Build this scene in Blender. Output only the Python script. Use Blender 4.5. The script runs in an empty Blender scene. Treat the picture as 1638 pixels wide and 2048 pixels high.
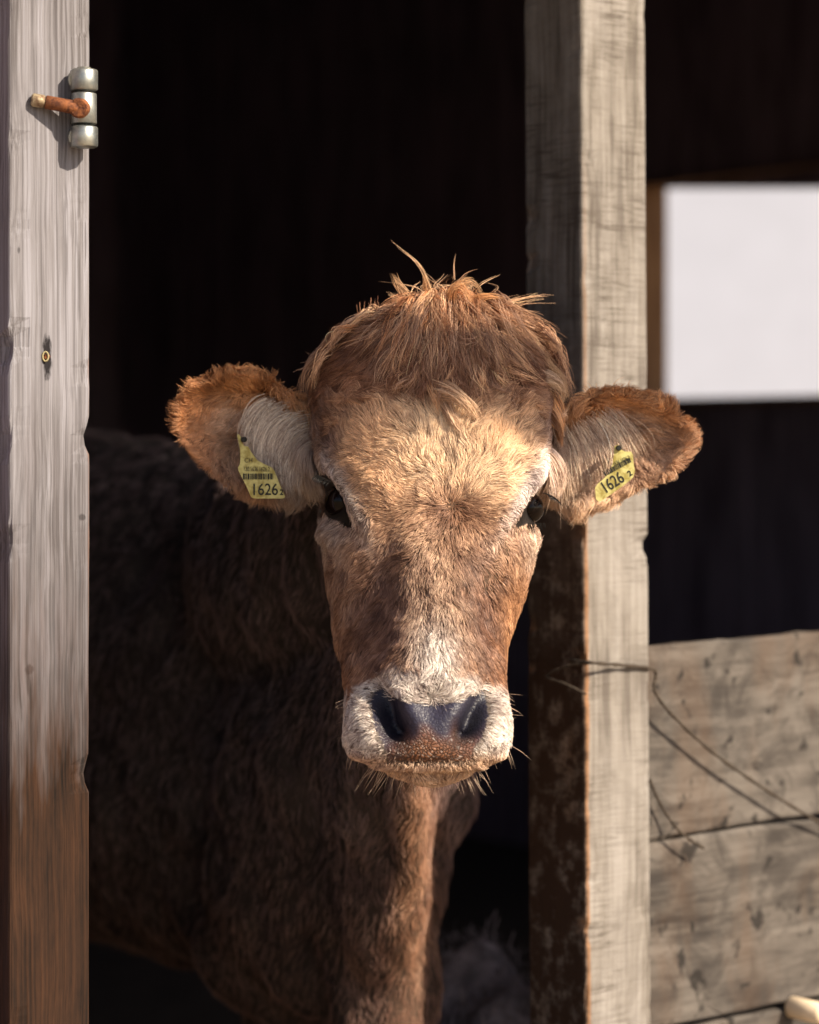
import bpy, bmesh, math, random
import numpy as np
from mathutils import Vector, Matrix
C = bpy.context.scene
COL = C.collection
rng = np.random.default_rng(7)
random.seed(7)
R = math.radians

# ------------------------------------------------------------------ camera
F = 4808.0; CX = 819.0; HY = 890.0; CD = 2.5; ZC = 1.25
cam = bpy.data.cameras.new("camera"); co = bpy.data.objects.new("camera", cam); COL.objects.link(co)
co.location = (0, -CD, ZC); co.rotation_euler = (R(90), 0, 0)
cam.sensor_fit = 'VERTICAL'; cam.sensor_height = 36.0; cam.lens = F / 2048 * 36
cam.shift_y = -(1024 - HY) / 2048
cam.clip_end = 500
cam.dof.use_dof = True; cam.dof.focus_distance = CD - 0.07; cam.dof.aperture_fstop = 3.2
C.camera = co

# ------------------------------------------------------------------ world, sun, exposure
SUN_AZ = R(58)      # to the right of the viewing direction, seen from above (sun stands on the camera's side)
SUN_EL = R(36)
sdir = Vector((math.sin(SUN_AZ) * math.cos(SUN_EL), -math.cos(SUN_AZ) * math.cos(SUN_EL), math.sin(SUN_EL)))
w = bpy.data.worlds.new("World"); C.world = w; w.use_nodes = True
nt = w.node_tree; bg = nt.nodes["Background"]
sky = nt.nodes.new("ShaderNodeTexSky"); sky.sky_type = 'NISHITA'; sky.sun_disc = False
sky.sun_elevation = SUN_EL; sky.sun_rotation = math.atan2(sdir.x, sdir.y)
sky.air_density = 1.0; sky.dust_density = 2.0; sky.ozone_density = 1.0
nt.links.new(sky.outputs[0], bg.inputs[0]); bg.inputs[1].default_value = 0.085
sl = bpy.data.lights.new("sun", 'SUN'); sl.energy = 5.0; sl.angle = R(1.2); sl.color = (1.0, 0.86, 0.67)
so = bpy.data.objects.new("sun", sl); COL.objects.link(so); so.location = sdir * 20
so.rotation_euler = sdir.to_track_quat('Z', 'Y').to_euler()
vs = C.view_settings; vs.view_transform = 'Standard'; vs.look = 'None'; vs.gamma = 1; vs.use_curve_mapping = False
vs.exposure = 0.84
C.cycles.max_bounces = 6; C.cycles.use_denoising = True

# ------------------------------------------------------------------ helpers
def P(px, py, y):
    """point of the place that lies at depth y under pixel px,py of the photograph"""
    d = CD + y
    return np.array([(px - CX) * d / F, y, ZC + (HY - py) * d / F])
def proj(p):
    d = CD + p[:, 1]
    return CX + p[:, 0] * F / d, HY - (p[:, 2] - ZC) * F / d
def tag(o, label=None, cat=None, group=None, kind=None):
    if label: o['label'] = label
    if cat: o['category'] = cat
    if group: o['group'] = group
    if kind: o['kind'] = kind
    return o
def mesh_obj(name, verts, faces, mats, parent=None, smooth=False, fmat=None):
    me = bpy.data.meshes.new(name)
    me.from_pydata([tuple(v) for v in verts], [], [tuple(f) for f in faces]); me.update()
    for m in (mats if isinstance(mats, (list, tuple)) else [mats]): me.materials.append(m)
    if fmat is not None: me.polygons.foreach_set('material_index', fmat)
    if smooth: me.polygons.foreach_set('use_smooth', [True] * len(me.polygons))
    o = bpy.data.objects.new(name, me); COL.objects.link(o)
    if parent: o.parent = parent
    return o
def empty(name, loc=(0, 0, 0)):
    o = bpy.data.objects.new(name, None); COL.objects.link(o); o.location = loc; return o
def bm_obj(name, bm, mats, parent=None, smooth=False):
    bmesh.ops.recalc_face_normals(bm, faces=bm.faces)
    me = bpy.data.meshes.new(name); bm.to_mesh(me); bm.free()
    for m in (mats if isinstance(mats, (list, tuple)) else [mats]): me.materials.append(m)
    if smooth: me.polygons.foreach_set('use_smooth', [True] * len(me.polygons))
    o = bpy.data.objects.new(name, me); COL.objects.link(o)
    if parent: o.parent = parent
    return o
class Noise:
    """smooth noise in space: a sum of waves"""
    def __init__(s, scale, n=14, seed=0):
        r = np.random.default_rng(seed)
        d = r.normal(size=(n, 3)); d /= np.linalg.norm(d, axis=1)[:, None]
        s.k = d * (r.uniform(0.6, 1.6, n)[:, None] * 2 * math.pi / scale); s.ph = r.uniform(0, 6.28, n); s.n = n
    def __call__(s, p): return np.sin(p @ s.k.T + s.ph).sum(1) / math.sqrt(s.n / 2)
def sstep(a, b, x):
    t = np.clip((x - a) / (b - a), 0, 1); return t * t * (3 - 2 * t)

# barn frame: the door wall runs along TW from the right post, NW points out of the barn
TH = R(38)
TW = np.array([math.cos(TH), math.sin(TH), 0.0]); QW = np.array([-math.sin(TH), math.cos(TH), 0.0]); NW = -QW
PC = np.array([(1163 - CX) * 2.8 / F, 0.3, 0.0])
def W(t, n, z): return PC + TW * t + NW * n + np.array([0, 0, z])

# ------------------------------------------------------------------ materials
def mat(name):
    m = bpy.data.materials.new(name); m.use_nodes = True
    nt = m.node_tree; b = nt.nodes["Principled BSDF"]; return m, nt, b
def node(nt, t, **kw):
    n = nt.nodes.new(t)
    for k, v in kw.items(): setattr(n, k, v)
    return n
def ramp(nt, src, stops, interp='LINEAR'):
    r = node(nt, "ShaderNodeValToRGB"); r.color_ramp.interpolation = interp
    e = r.color_ramp.elements
    e[0].position, e[0].color = stops[0][0], (*stops[0][1], 1)
    e[1].position, e[1].color = stops[-1][0], (*stops[-1][1], 1)
    for p, c in stops[1:-1]:
        x = e.new(p); x.color = (*c, 1)
    nt.links.new(src, r.inputs[0]); return r.outputs[0]
def mixc(nt, fac, a, b, mode='MIX'):
    m = node(nt, "ShaderNodeMix", data_type='RGBA', blend_type=mode)
    for s, v in ((m.inputs[0], fac), (m.inputs[6], a), (m.inputs[7], b)):
        if hasattr(v, 'links'): nt.links.new(v, s)
        else: s.default_value = (*v, 1) if isinstance(v, tuple) else v
    return m.outputs[2]
def mathn(nt, op, a, b=0.0, c=None):
    m = node(nt, "ShaderNodeMath", operation=op)
    for s, v in zip(m.inputs, (a, b, c)):
        if v is None: continue
        if hasattr(v, 'links'): nt.links.new(v, s)
        else: s.default_value = v
    return m.outputs[0]
def mapping(nt, src, scale=(1, 1, 1), loc=(0, 0, 0), rot=(0, 0, 0)):
    m = node(nt, "ShaderNodeMapping"); m.inputs['Scale'].default_value = scale
    m.inputs['Location'].default_value = loc; m.inputs['Rotation'].default_value = rot
    nt.links.new(src, m.inputs[0]); return m.outputs[0]
def noise(nt, vec, scale, detail=4, rough=0.55, dist=0.0):
    n = node(nt, "ShaderNodeTexNoise"); n.inputs['Scale'].default_value = scale
    n.inputs['Detail'].default_value = detail; n.inputs['Roughness'].default_value = rough
    n.inputs['Distortion'].default_value = dist
    nt.links.new(vec, n.inputs['Vector']); return n.outputs['Fac']
def wood(name, c_dark, c_mid, c_light, grain=160, stretch=0.02, bump=0.35, saw=0.0, stain=None, stain_amt=0.5, side=None, pits=0, split=(), fine=0, edge_tint=None,
         low=None, low_z=(0.5, 1.0), blotch=0.0, knots=0.0, axis='Z'):
    """weathered timber; the mesh's own coordinates run along Z for the grain"""
    m, nt, b = mat(name)
    tc = node(nt, "ShaderNodeTexCoord").outputs['Object']
    sc = (1, 1, stretch) if axis == 'Z' else (stretch, 1, 1); tc0 = tc
    if pits:
        oi = node(nt, "ShaderNodeObjectInfo"); av = node(nt, "ShaderNodeVectorMath", operation='ADD'); nt.links.new(tc, av.inputs[0])
        mm_ = node(nt, "ShaderNodeVectorMath", operation='SCALE'); mm_.inputs[0].default_value = (3.1, 1.7, 5.3); nt.links.new(oi.outputs['Random'], mm_.inputs['Scale']); nt.links.new(mm_.outputs[0], av.inputs[1]); tc = av.outputs[0]
    warp = noise(nt, mapping(nt, tc, tuple(6 * (0.35 if s != 1 else 1) for s in sc)), 1.0, 3)
    wv = node(nt, "ShaderNodeVectorMath", operation='ADD'); nt.links.new(tc, wv.inputs[0])
    comb = node(nt, "ShaderNodeCombineXYZ"); wm = mathn(nt, 'MULTIPLY', mathn(nt, 'SUBTRACT', warp, 0.5), 0.03)
    nt.links.new(wm, comb.inputs[0]); nt.links.new(wm, comb.inputs[1]); 
    if axis != 'Z': nt.links.new(wm, comb.inputs[2])
    nt.links.new(comb.outputs[0], wv.inputs[1]); v = wv.outputs[0]
    g1 = noise(nt, mapping(nt, v, sc), grain, 5, 0.65)
    g2 = noise(nt, mapping(nt, v, tuple(s * 0.25 if s == 1 else s for s in sc)), grain, 3, 0.5)
    big = noise(nt, mapping(nt, tc, tuple(1 if s == 1 else 0.3 for s in sc), (3, 1, 2)), 9, 4, 0.6)
    g = mathn(nt, 'ADD', mathn(nt, 'MULTIPLY', g1, 0.6), mathn(nt, 'MULTIPLY', g2, 0.4))
    col = ramp(nt, g, [(0.39, c_dark), (0.49, c_mid), (0.60, c_light)])
    if fine:
        fl_ = noise(nt, mapping(nt, v, (1, 1, .004) if axis == 'Z' else (.004, 1, 1), (3, 1, 7)), fine, 2, .5)
        col = mixc(nt, ramp(nt, fl_, [(.36, (.75, .75, .75)), (.46, (0, 0, 0))]), col, c_dark); g = mathn(nt, 'ADD', mathn(nt, 'MULTIPLY', g, .5), mathn(nt, 'MULTIPLY', fl_, .5))
    h = g
    col = mixc(nt, ramp(nt, big, [(0.35, (0, 0, 0)), (0.7, (1, 1, 1))]), col, mixc(nt, 0.55, col, c_light), 'MIX')
    if blotch:
        bl = noise(nt, mapping(nt, tc, (1, 1, 1), (5, 2, 9)), 16, 5, 0.7, 0.6)
        col = mixc(nt, mathn(nt, 'MULTIPLY', ramp(nt, bl, [(0.47, (0, 0, 0)), (0.62, (1, 1, 1))]), blotch), col, c_dark)
    if saw:
        sv = mapping(nt, tc, (9, 9, 130) if axis == 'Z' else (130, 9, 9), (0, 0, 0), (0.05, 0.10, 0))
        sn = noise(nt, sv, 1.6, 5, 0.75, 0.8)
        msk = ramp(nt, noise(nt, tc, 7, 3), [(0.42, (0, 0, 0)), (0.6, (1, 1, 1))])
        col = mixc(nt, mathn(nt, 'MULTIPLY', mathn(nt, 'MULTIPLY', ramp(nt, sn, [(0.42, (1, 1, 1)), (0.5, (0, 0, 0))]), msk), saw), col, c_dark)
        h = mathn(nt, 'ADD', h, mathn(nt, 'MULTIPLY', sn, 0.6))
    if knots:
        vo = node(nt, "ShaderNodeTexVoronoi"); vo.inputs['Scale'].default_value = knots
        nt.links.new(mapping(nt, tc, (1, 1, 0.55), (1.3, 0.2, 0.4)), vo.inputs['Vector'])
        kf = ramp(nt, mathn(nt, 'ADD', vo.outputs['Distance'], mathn(nt, 'MULTIPLY', big, 0.05)), [(0.10, (1, 1, 1)), (0.19, (0, 0, 0))])
        col = mixc(nt, mathn(nt, 'MULTIPLY', kf, 0.75), col, tuple(c * 0.35 for c in c_dark))
    if stain:
        st = noise(nt, mapping(nt, tc, (1, 1, 0.35), (7, 3, 1)), 11, 4, 0.6)
        col = mixc(nt, mathn(nt, 'MULTIPLY', ramp(nt, st, [(0.5, (0, 0, 0)), (0.66, (1, 1, 1))]), stain_amt), col, stain)
    if pits:
        pn = noise(nt, mapping(nt, tc, (1, 1, 1), (2, 5, 3), (0, .4, 0)), pits, 2, .5, .3)
        col = mixc(nt, mathn(nt, 'MULTIPLY', ramp(nt, pn, [(0.61, (0, 0, 0)), (0.68, (1, 1, 1))]), .85), col, tuple(c * .5 for c in c_dark))
        kn = node(nt, "ShaderNodeTexVoronoi"); kn.inputs['Scale'].default_value = 5.5; nt.links.new(mapping(nt, v, (.75, 1, 1.3), (.35, .2, .55)), kn.inputs['Vector'])
        kd = kn.outputs['Distance']; rings = mathn(nt, 'SINE', mathn(nt, 'MULTIPLY', mathn(nt, 'ADD', kd, mathn(nt, 'MULTIPLY', big, .25)), 120))
        kmask = ramp(nt, kd, [(.10, (1, 1, 1)), (.30, (0, 0, 0))])
        col = mixc(nt, mathn(nt, 'MULTIPLY', mathn(nt, 'MULTIPLY', ramp(nt, rings, [(0.2, (0, 0, 0)), (0.9, (1, 1, 1))]), kmask), .5), col, c_dark)
        col = mixc(nt, ramp(nt, kd, [(.03, (.8, .8, .8)), (.07, (0, 0, 0))]), col, tuple(c * .5 for c in c_dark))
    if edge_tint:  # orange strip along one edge, fading towards the top
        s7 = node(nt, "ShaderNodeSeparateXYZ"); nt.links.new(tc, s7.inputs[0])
        ex_ = mathn(nt, 'MULTIPLY', mathn(nt, 'SUBTRACT', mathn(nt, 'ADD', s7.outputs[0], mathn(nt, 'MULTIPLY', s7.outputs[2], .0075 if side else 0)), edge_tint[0]), float(edge_tint[1]))
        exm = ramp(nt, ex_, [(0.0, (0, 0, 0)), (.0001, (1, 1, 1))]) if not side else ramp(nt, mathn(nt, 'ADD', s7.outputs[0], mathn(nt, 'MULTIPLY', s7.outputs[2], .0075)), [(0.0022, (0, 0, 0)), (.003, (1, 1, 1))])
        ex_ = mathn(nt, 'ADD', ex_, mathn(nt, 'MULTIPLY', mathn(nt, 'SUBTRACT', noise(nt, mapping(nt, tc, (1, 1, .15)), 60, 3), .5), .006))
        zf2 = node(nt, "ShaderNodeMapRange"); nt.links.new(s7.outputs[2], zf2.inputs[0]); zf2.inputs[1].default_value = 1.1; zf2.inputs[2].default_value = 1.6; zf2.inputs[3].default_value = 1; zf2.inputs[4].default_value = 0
        col = mixc(nt, mathn(nt, 'MULTIPLY', mathn(nt, 'MULTIPLY', ramp(nt, ex_, [(0.0, (0, 0, 0)), (.002, (1, 1, 1))]), mathn(nt, 'MULTIPLY', zf2.outputs[0], exm)), .85), col, edge_tint[2])
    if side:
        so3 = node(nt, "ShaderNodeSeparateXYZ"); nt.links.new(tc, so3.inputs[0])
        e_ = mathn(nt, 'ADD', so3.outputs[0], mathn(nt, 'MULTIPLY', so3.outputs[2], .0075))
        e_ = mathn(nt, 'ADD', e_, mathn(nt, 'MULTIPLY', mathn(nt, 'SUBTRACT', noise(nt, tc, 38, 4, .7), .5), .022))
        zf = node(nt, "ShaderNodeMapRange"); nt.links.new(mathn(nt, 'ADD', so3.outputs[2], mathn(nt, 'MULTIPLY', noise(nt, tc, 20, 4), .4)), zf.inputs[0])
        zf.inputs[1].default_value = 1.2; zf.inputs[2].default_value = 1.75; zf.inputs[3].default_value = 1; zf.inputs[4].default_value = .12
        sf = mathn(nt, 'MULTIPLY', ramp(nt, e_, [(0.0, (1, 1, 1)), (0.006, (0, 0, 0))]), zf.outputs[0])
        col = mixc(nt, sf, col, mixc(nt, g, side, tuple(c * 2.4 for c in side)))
    if split:
        s5 = node(nt, "ShaderNodeSeparateXYZ"); nt.links.new(tc, s5.inputs[0])
        rr_ = noise(nt, mapping(nt, tc, (1, 1, .3)), 300, 3, .7)
        for (x_, z_, a_, b_, st_) in split:
            ux_ = mathn(nt, 'DIVIDE', mathn(nt, 'SUBTRACT', s5.outputs[0], x_), a_); uz_ = mathn(nt, 'DIVIDE', mathn(nt, 'SUBTRACT', s5.outputs[2], z_), b_)
            dd_ = mathn(nt, 'ADD', mathn(nt, 'SQRT', mathn(nt, 'ADD', mathn(nt, 'MULTIPLY', ux_, ux_), mathn(nt, 'MULTIPLY', uz_, uz_))), mathn(nt, 'MULTIPLY', mathn(nt, 'SUBTRACT', rr_, .5), 1.2))
            col = mixc(nt, mathn(nt, 'MULTIPLY', ramp(nt, dd_, [(.6, (1, 1, 1)), (1.0, (0, 0, 0))]), st_), col, (.012, .010, .012))
    if low:
        geo = node(nt, "ShaderNodeNewGeometry"); sep = node(nt, "ShaderNodeSeparateXYZ"); nt.links.new(geo.outputs['Position'], sep.inputs[0])
        zz = mathn(nt, 'ADD', sep.outputs[2], mathn(nt, 'MULTIPLY', mathn(nt, 'SUBTRACT', noise(nt, mapping(nt, tc, (1, 1, .12)), 30, 4, .7), 0.5), 0.45))
        mr = node(nt, "ShaderNodeMapRange"); nt.links.new(zz, mr.inputs[0])
        mr.inputs[1].default_value = low_z[0]; mr.inputs[2].default_value = low_z[1]; mr.inputs[3].default_value = 1; mr.inputs[4].default_value = 0
        gl = mixc(nt, ramp(nt, mathn(nt, 'ADD', mathn(nt, 'MULTIPLY', g, .6), mathn(nt, 'MULTIPLY', noise(nt, mapping(nt, tc, (1, 1, .2), (3, 1, 4)), 45, 5, .7), .4)), [(.38, (0, 0, 0)), (.62, (1, 1, 1))]), tuple(c * 0.22 for c in low), tuple(min(1, c * 2.3) for c in low))
        col = mixc(nt, mr.outputs[0], col, gl)
    nt.links.new(col, b.inputs['Base Color']); b.inputs['Roughness'].default_value = 0.85
    b.inputs['Specular IOR Level'].default_value = 0.25
    bp = node(nt, "ShaderNodeBump"); bp.inputs['Strength'].default_value = bump; bp.inputs['Distance'].default_value = 0.004
    nt.links.new(h, bp.inputs['Height']); nt.links.new(bp.outputs[0], b.inputs['Normal'])
    return m
def plain(name, col, rough=0.7, metal=0.0, spec=0.4, nscale=0, namt=0.3, col2=None, bump=0.0):
    m, nt, b = mat(name); b.inputs['Roughness'].default_value = rough; b.inputs['Metallic'].default_value = metal
    b.inputs['Specular IOR Level'].default_value = spec
    if nscale:
        tc = node(nt, "ShaderNodeTexCoord").outputs['Object']; n = noise(nt, tc, nscale, 5, 0.65)
        c2 = col2 or tuple(c * (1 - namt) for c in col)
        nt.links.new(ramp(nt, n, [(0.4, c2), (0.6, col)]), b.inputs['Base Color'])
        if bump:
            bp = node(nt, "ShaderNodeBump"); bp.inputs['Strength'].default_value = bump; bp.inputs['Distance'].default_value = 0.003
            nt.links.new(n, bp.inputs['Height']); nt.links.new(bp.outputs[0], b.inputs['Normal'])
    else: b.inputs['Base Color'].default_value = (*col, 1)
    return m
M = {}
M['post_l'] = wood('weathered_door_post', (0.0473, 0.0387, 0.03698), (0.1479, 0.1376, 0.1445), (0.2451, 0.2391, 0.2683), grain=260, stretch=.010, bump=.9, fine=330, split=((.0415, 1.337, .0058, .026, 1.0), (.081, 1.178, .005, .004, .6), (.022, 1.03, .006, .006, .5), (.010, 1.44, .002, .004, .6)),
                   low=(.019, .0078, .0034), low_z=(0.90, 1.27), edge_tint=(.0868, 1, (.30, .125, .045)))
M['post_r'] = wood('sawn_post', (0.0731, 0.05848, 0.04816), (0.1978, 0.1763, 0.1548), (0.2795, 0.258, 0.2408), grain=120, stretch=.04, bump=.6, saw=.8, knots=0, blotch=.25, side=(.020, .011, .007), edge_tint=(.0085, -1, (.34, .16, .065)))
M['plank'] = wood('wall_plank_wood', (0.0246, 0.0205, 0.01886), (0.07708, 0.06642, 0.05822), (0.1312, 0.1148, 0.1017), grain=70, stretch=.10, bump=.6, blotch=.6, axis='X', stain=(.10, .055, .03), stain_amt=.3, knots=0, pits=34)
M['dark_wood'] = wood('dark_barn_boards', (.09, .065, .09), (.18, .14, .185), (.26, .20, .26), grain=60, stretch=.05, bump=.4)
M['jamb'] = wood('window_jamb_wood', (.12, .06, .03), (.22, .12, .06), (.3, .18, .1), grain=60, stretch=.05)
M['ground'] = plain('trampled_earth', (.34, .25, .16), .95, nscale=3, namt=.35, bump=.6)
M['floor'] = plain('barn_floor_dirt', (.03, .022, .02), .95, nscale=12, namt=.5, bump=.8)
M['steel'] = plain('zinc_plated_steel', (.42, .42, .38), .42, .85, .5, nscale=60, col2=(.25, .27, .27), bump=.1)
M['rust'] = plain('rusty_steel', (.24, .085, .03), .75, .3, .4, nscale=160, col2=(.09, .03, .015), bump=.5)
M['rust_tip'] = plain('worn_pin_end', (.42, .34, .22), .6, .4, .4, nscale=160, col2=(.16, .1, .06), bump=.4)
M['twine'] = plain('baling_twine', (.07, .052, .038), .9, nscale=300, namt=.6, bump=.5)
M['peg'] = plain('pale_peg_wood', (.85, .68, .48), .7, nscale=60, namt=.12)
M['straw'] = plain('bedding_straw', (.36, .31, .34), .9, nscale=40, namt=.5)
M['eye'] = plain('dark_eyeball', (.008, .004, .003), .05, 0, .18)
M['tag'] = plain('yellow_ear_tag', (.56, .51, .20), .5, 0, .4, nscale=110, col2=(.30, .24, .06))
M['ink'] = plain('black_print', (.012, .012, .010), .6)
M['hoof'] = plain('hoof_horn', (.05, .04, .035), .5)

# ------------------------------------------------------------------ setting
def sheet(name, x0, x1, y0, y1, z, m, n=1):
    return mesh_obj(name, [(x0, y0, z), (x1, y0, z), (x1, y1, z), (x0, y1, z)], [(0, 1, 2, 3)], m)
tag(sheet('ground', -150, 150, -150, 150, 0, M['ground']), kind='structure')
fl = [W(-5, .05, .004), W(3.4, .05, .004), W(3.4, -6, .004), W(-5, -6, .004)]
tag(mesh_obj('barn_floor', fl, [(0, 1, 2, 3)], M['floor']), kind='structure')

def timber(name, o, ax, L, a, b, m, seg=60, jit=.0012, cham=.004, parent=None, edge=0.0, seed=1, lean=0.0):
    """squared timber; its own Z (ax 'Z') or X (ax 'X') runs along the length. o: foot corner, a,b: size across (TW, QW or TW/Z)"""
    # local section points with worn corners
    def sect(k):
        c = cham; pts = []
        for (u, v, su, sv) in ((0, 0, 1, 1), (a, 0, -1, 1), (a, b, -1, -1), (0, b, 1, -1)):
            if (su, sv) in ((1, 1), (-1, -1)): q = [(u, v + sv * c), (u + su * c * .3, v + sv * c * .3), (u + su * c, v)]
            else: q = [(u + su * c, v), (u + su * c * .3, v + sv * c * .3), (u, v + sv * c)]
            pts += q
        # extra points on the long edges
        out = []
        for i in range(len(pts)):
            p, q = pts[i], pts[(i + 1) % len(pts)]; out.append(p)
            if math.hypot(p[0] - q[0], p[1] - q[1]) > .02:
                for f in (.25, .5, .75): out.append((p[0] + (q[0] - p[0]) * f, p[1] + (q[1] - p[1]) * f))
        return out
    base = np.array(sect(0)); n = len(base); nz = Noise(.35, seed=seed); nz2 = Noise(.06, seed=seed + 50)
    V = []; 
    for i in range(seg + 1):
        s = i / seg * L
        p3 = np.stack([base[:, 0] * 3, base[:, 1] * 3, np.full(n, s)], 1)
        ctr = np.array([a / 2, b / 2]); d = base - ctr
        k = nz(p3) * jit + nz2(p3) * (jit * .5) + 0
        corner = (np.abs(d[:, 0]) > a * .43) & (np.abs(d[:, 1]) > b * .43)
        k = k * (1 - .5 * corner) - corner * np.maximum(0, nz2(p3 + 3) - 1.0) * edge * 2.5
        q = base + d / np.linalg.norm(d, axis=1)[:, None] * k[:, None]
        q[:, 0] += lean * s
        if ax == 'Z': V += [(x, y, s) for x, y in q]
        else: V += [(s, x, y) for x, y in q]
    Fc = []
    for i in range(seg):
        for j in range(n):
            a0 = i * n + j; a1 = i * n + (j + 1) % n; Fc.append((a0, a1, a1 + n, a0 + n))
    Fc.append(tuple(range(n))[::-1]); Fc.append(tuple(range(seg * n, seg * n + n)))
    ob = mesh_obj(name, V, Fc, m, parent, smooth=False)
    bmx = bmesh.new(); bmx.from_mesh(ob.data); bmesh.ops.recalc_face_normals(bmx, faces=bmx.faces); bmx.to_mesh(ob.data); bmx.free()
    ob.matrix_world = Matrix(((TW[0], QW[0], 0, o[0]), (TW[1], QW[1], 0, o[1]), (0, 0, 1, o[2]), (0, 0, 0, 1)))
    return ob
# the two door posts
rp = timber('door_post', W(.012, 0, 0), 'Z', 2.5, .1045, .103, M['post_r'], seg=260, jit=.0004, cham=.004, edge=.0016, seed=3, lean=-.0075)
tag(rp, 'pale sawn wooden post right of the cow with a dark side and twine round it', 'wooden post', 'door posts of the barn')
lp = timber('door_post', W(-.658 - .0902, 0, 0), 'Z', 2.5, .0902, .10, M['post_l'], seg=260, jit=.0004, cham=.003, edge=.0016, seed=9)
tag(lp, 'weathered grey post left of the cow, carrying a metal hinge, brown towards its foot', 'wooden post', 'door posts of the barn')

# planks right of the right post (board on edge; own X along the wall)
zt = [1.012, .772, .541, .31, .08]
labs = ['topmost weathered plank of the low wall right of the pale post, its upper edge against the dark',
        'second weathered plank from the top right of the pale post, pitted with dark marks',
        'third weathered plank from the top of the low wall, cut off by the bottom edge', 'fourth plank of the low wall beside the pale post, near the ground']
for i in range(4):
    pl = timber('wall_plank', W(.121, -.02, zt[i + 1] + .003), 'X', 2.6, .03, zt[i] - zt[i + 1] - .006, M['plank'], seg=80, jit=.002, cham=.004, edge=.004, seed=20 + i)
    tag(pl, labs[i], 'plank', 'planks of the low wall right of the door')

# barn shell: parts of one building
barn = empty('barn', tuple(W(0, -2, 0)))
tag(barn, 'dark wooden barn around the cow with a bright window opening at right', 'barn')
def shell(name, quads, m):
    """boarded panel: list of boxes given in the barn's frame (t0,t1,n0,n1,z0,z1)"""
    V = []; Fc = []
    for (t0, t1, n0, n1, z0, z1) in quads:
        k = len(V)
        for z in (z0, z1):
            for (t, n) in ((t0, n0), (t1, n0), (t1, n1), (t0, n1)): V.append(np.array(W(t, n, z)) - np.array(barn.location))
        Fc += [(k, k + 3, k + 2, k + 1), (k + 4, k + 5, k + 6, k + 7), (k, k + 1, k + 5, k + 4), (k + 1, k + 2, k + 6, k + 5), (k + 2, k + 3, k + 7, k + 6), (k + 3, k, k + 4, k + 7)]
    return mesh_obj(name, V, Fc, m, barn)
D = M['dark_wood']
# side wall at t = 3 with the window opening; planks 16 cm wide
def boards_along_n(t0, t1, nfrom, nto, z0, z1, st=.16):
    out = []; n = nfrom; i = 0
    while n > nto + .001:
        n2 = max(n - st, nto); out.append((t0 + .003 * (i % 2), t1, n2 + .002, n - .002, z0, z1)); n = n2; i += 1
    return out
def boards_along_t(n0, n1, a, b, z0, z1, st=.16):
    out = []; t = a; i = 0
    while t < b - .001:
        t2 = min(t + st, b); out.append((t + .002, t2 - .002, n0, n1 - .003 * (i % 2), z0, z1)); t = t2; i += 1
    return out
TS = 3.0
WN0, WN1 = None, None
# where the sight lines of the window's corners meet the side wall
def hit(px):
    k = (px - CX) / F; b0 = W(TS, 0, 0)
    return (b0[0] - k * (CD + b0[1])) / (QW[1] * k - QW[0])
uL = hit(1299); uR = 1.35
zL = lambda py, u: ZC + (HY - py) * (CD + (W(TS, -u, 0))[1]) / F
wz1 = zL(374, uL); wz0 = zL(812, uL)
print('window', uL, wz0, wz1)
side = boards_along_n(TS, TS + .03, 0, -uR, 0, 3.9) + boards_along_n(TS, TS + .03, -uL, -6, 0, 3.9) \
     + boards_along_n(TS, TS + .03, -uR, -uL, 0, wz0) + boards_along_n(TS, TS + .03, -uR, -uL, wz1, 3.9)
shell('side_wall', side, D)
fw = .05
wfr = shell('window_frame', [(TS - .06, TS + .05, -uL, -uL + .022, wz0, wz1), (TS - .05, TS + .05, -uR - .035, -uR, wz0, wz1),
                       (TS - .05, TS + .06, -uL + .023, -uR - .036, wz0, wz0 + .02), (TS - .05, TS + .06, -uL + .023, -uR - .036, wz1 - .004, wz1)], M['jamb'])
def wedge(name, za0, za1, zb0, zb1):
    V = []
    for (n, z0, z1) in ((-uL, za0, za1), (-uR, zb0, zb1)):
        for (t, z) in ((TS - .01, z0), (TS + .04, z0), (TS + .04, z1), (TS - .01, z1)): V.append(np.array(W(t, n, z)) - np.array(barn.location))
    mesh_obj(name, V, [(0, 1, 2, 3), (7, 6, 5, 4), (0, 4, 5, 1), (1, 5, 6, 2), (2, 6, 7, 3), (3, 7, 4, 0)], D, barn)
sl_ = .085
wedge('lintel', wz1 - .002, wz1 + .01, wz1 - (uL - uR) * sl_, wz1 + .01)
wedge('sill', wz0 - .01, wz0 + .021, wz0 - .01, wz0 + .022)
shell('back_wall', boards_along_t(-6.03, -6, -5, 3.2, 0, 3.9), D)
shell('side_wall', boards_along_n(-5.03, -5, 0, -6, 0, 3.9), D)
shell('front_wall', boards_along_t(-.06, -.03, -5, -.75, 0, 3.9) + boards_along_t(-.06, -.03, -.748, .1, 1.88, 2.4) + boards_along_t(-.09, -.07, .12, 3, 1.86, 2.4), D)
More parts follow.
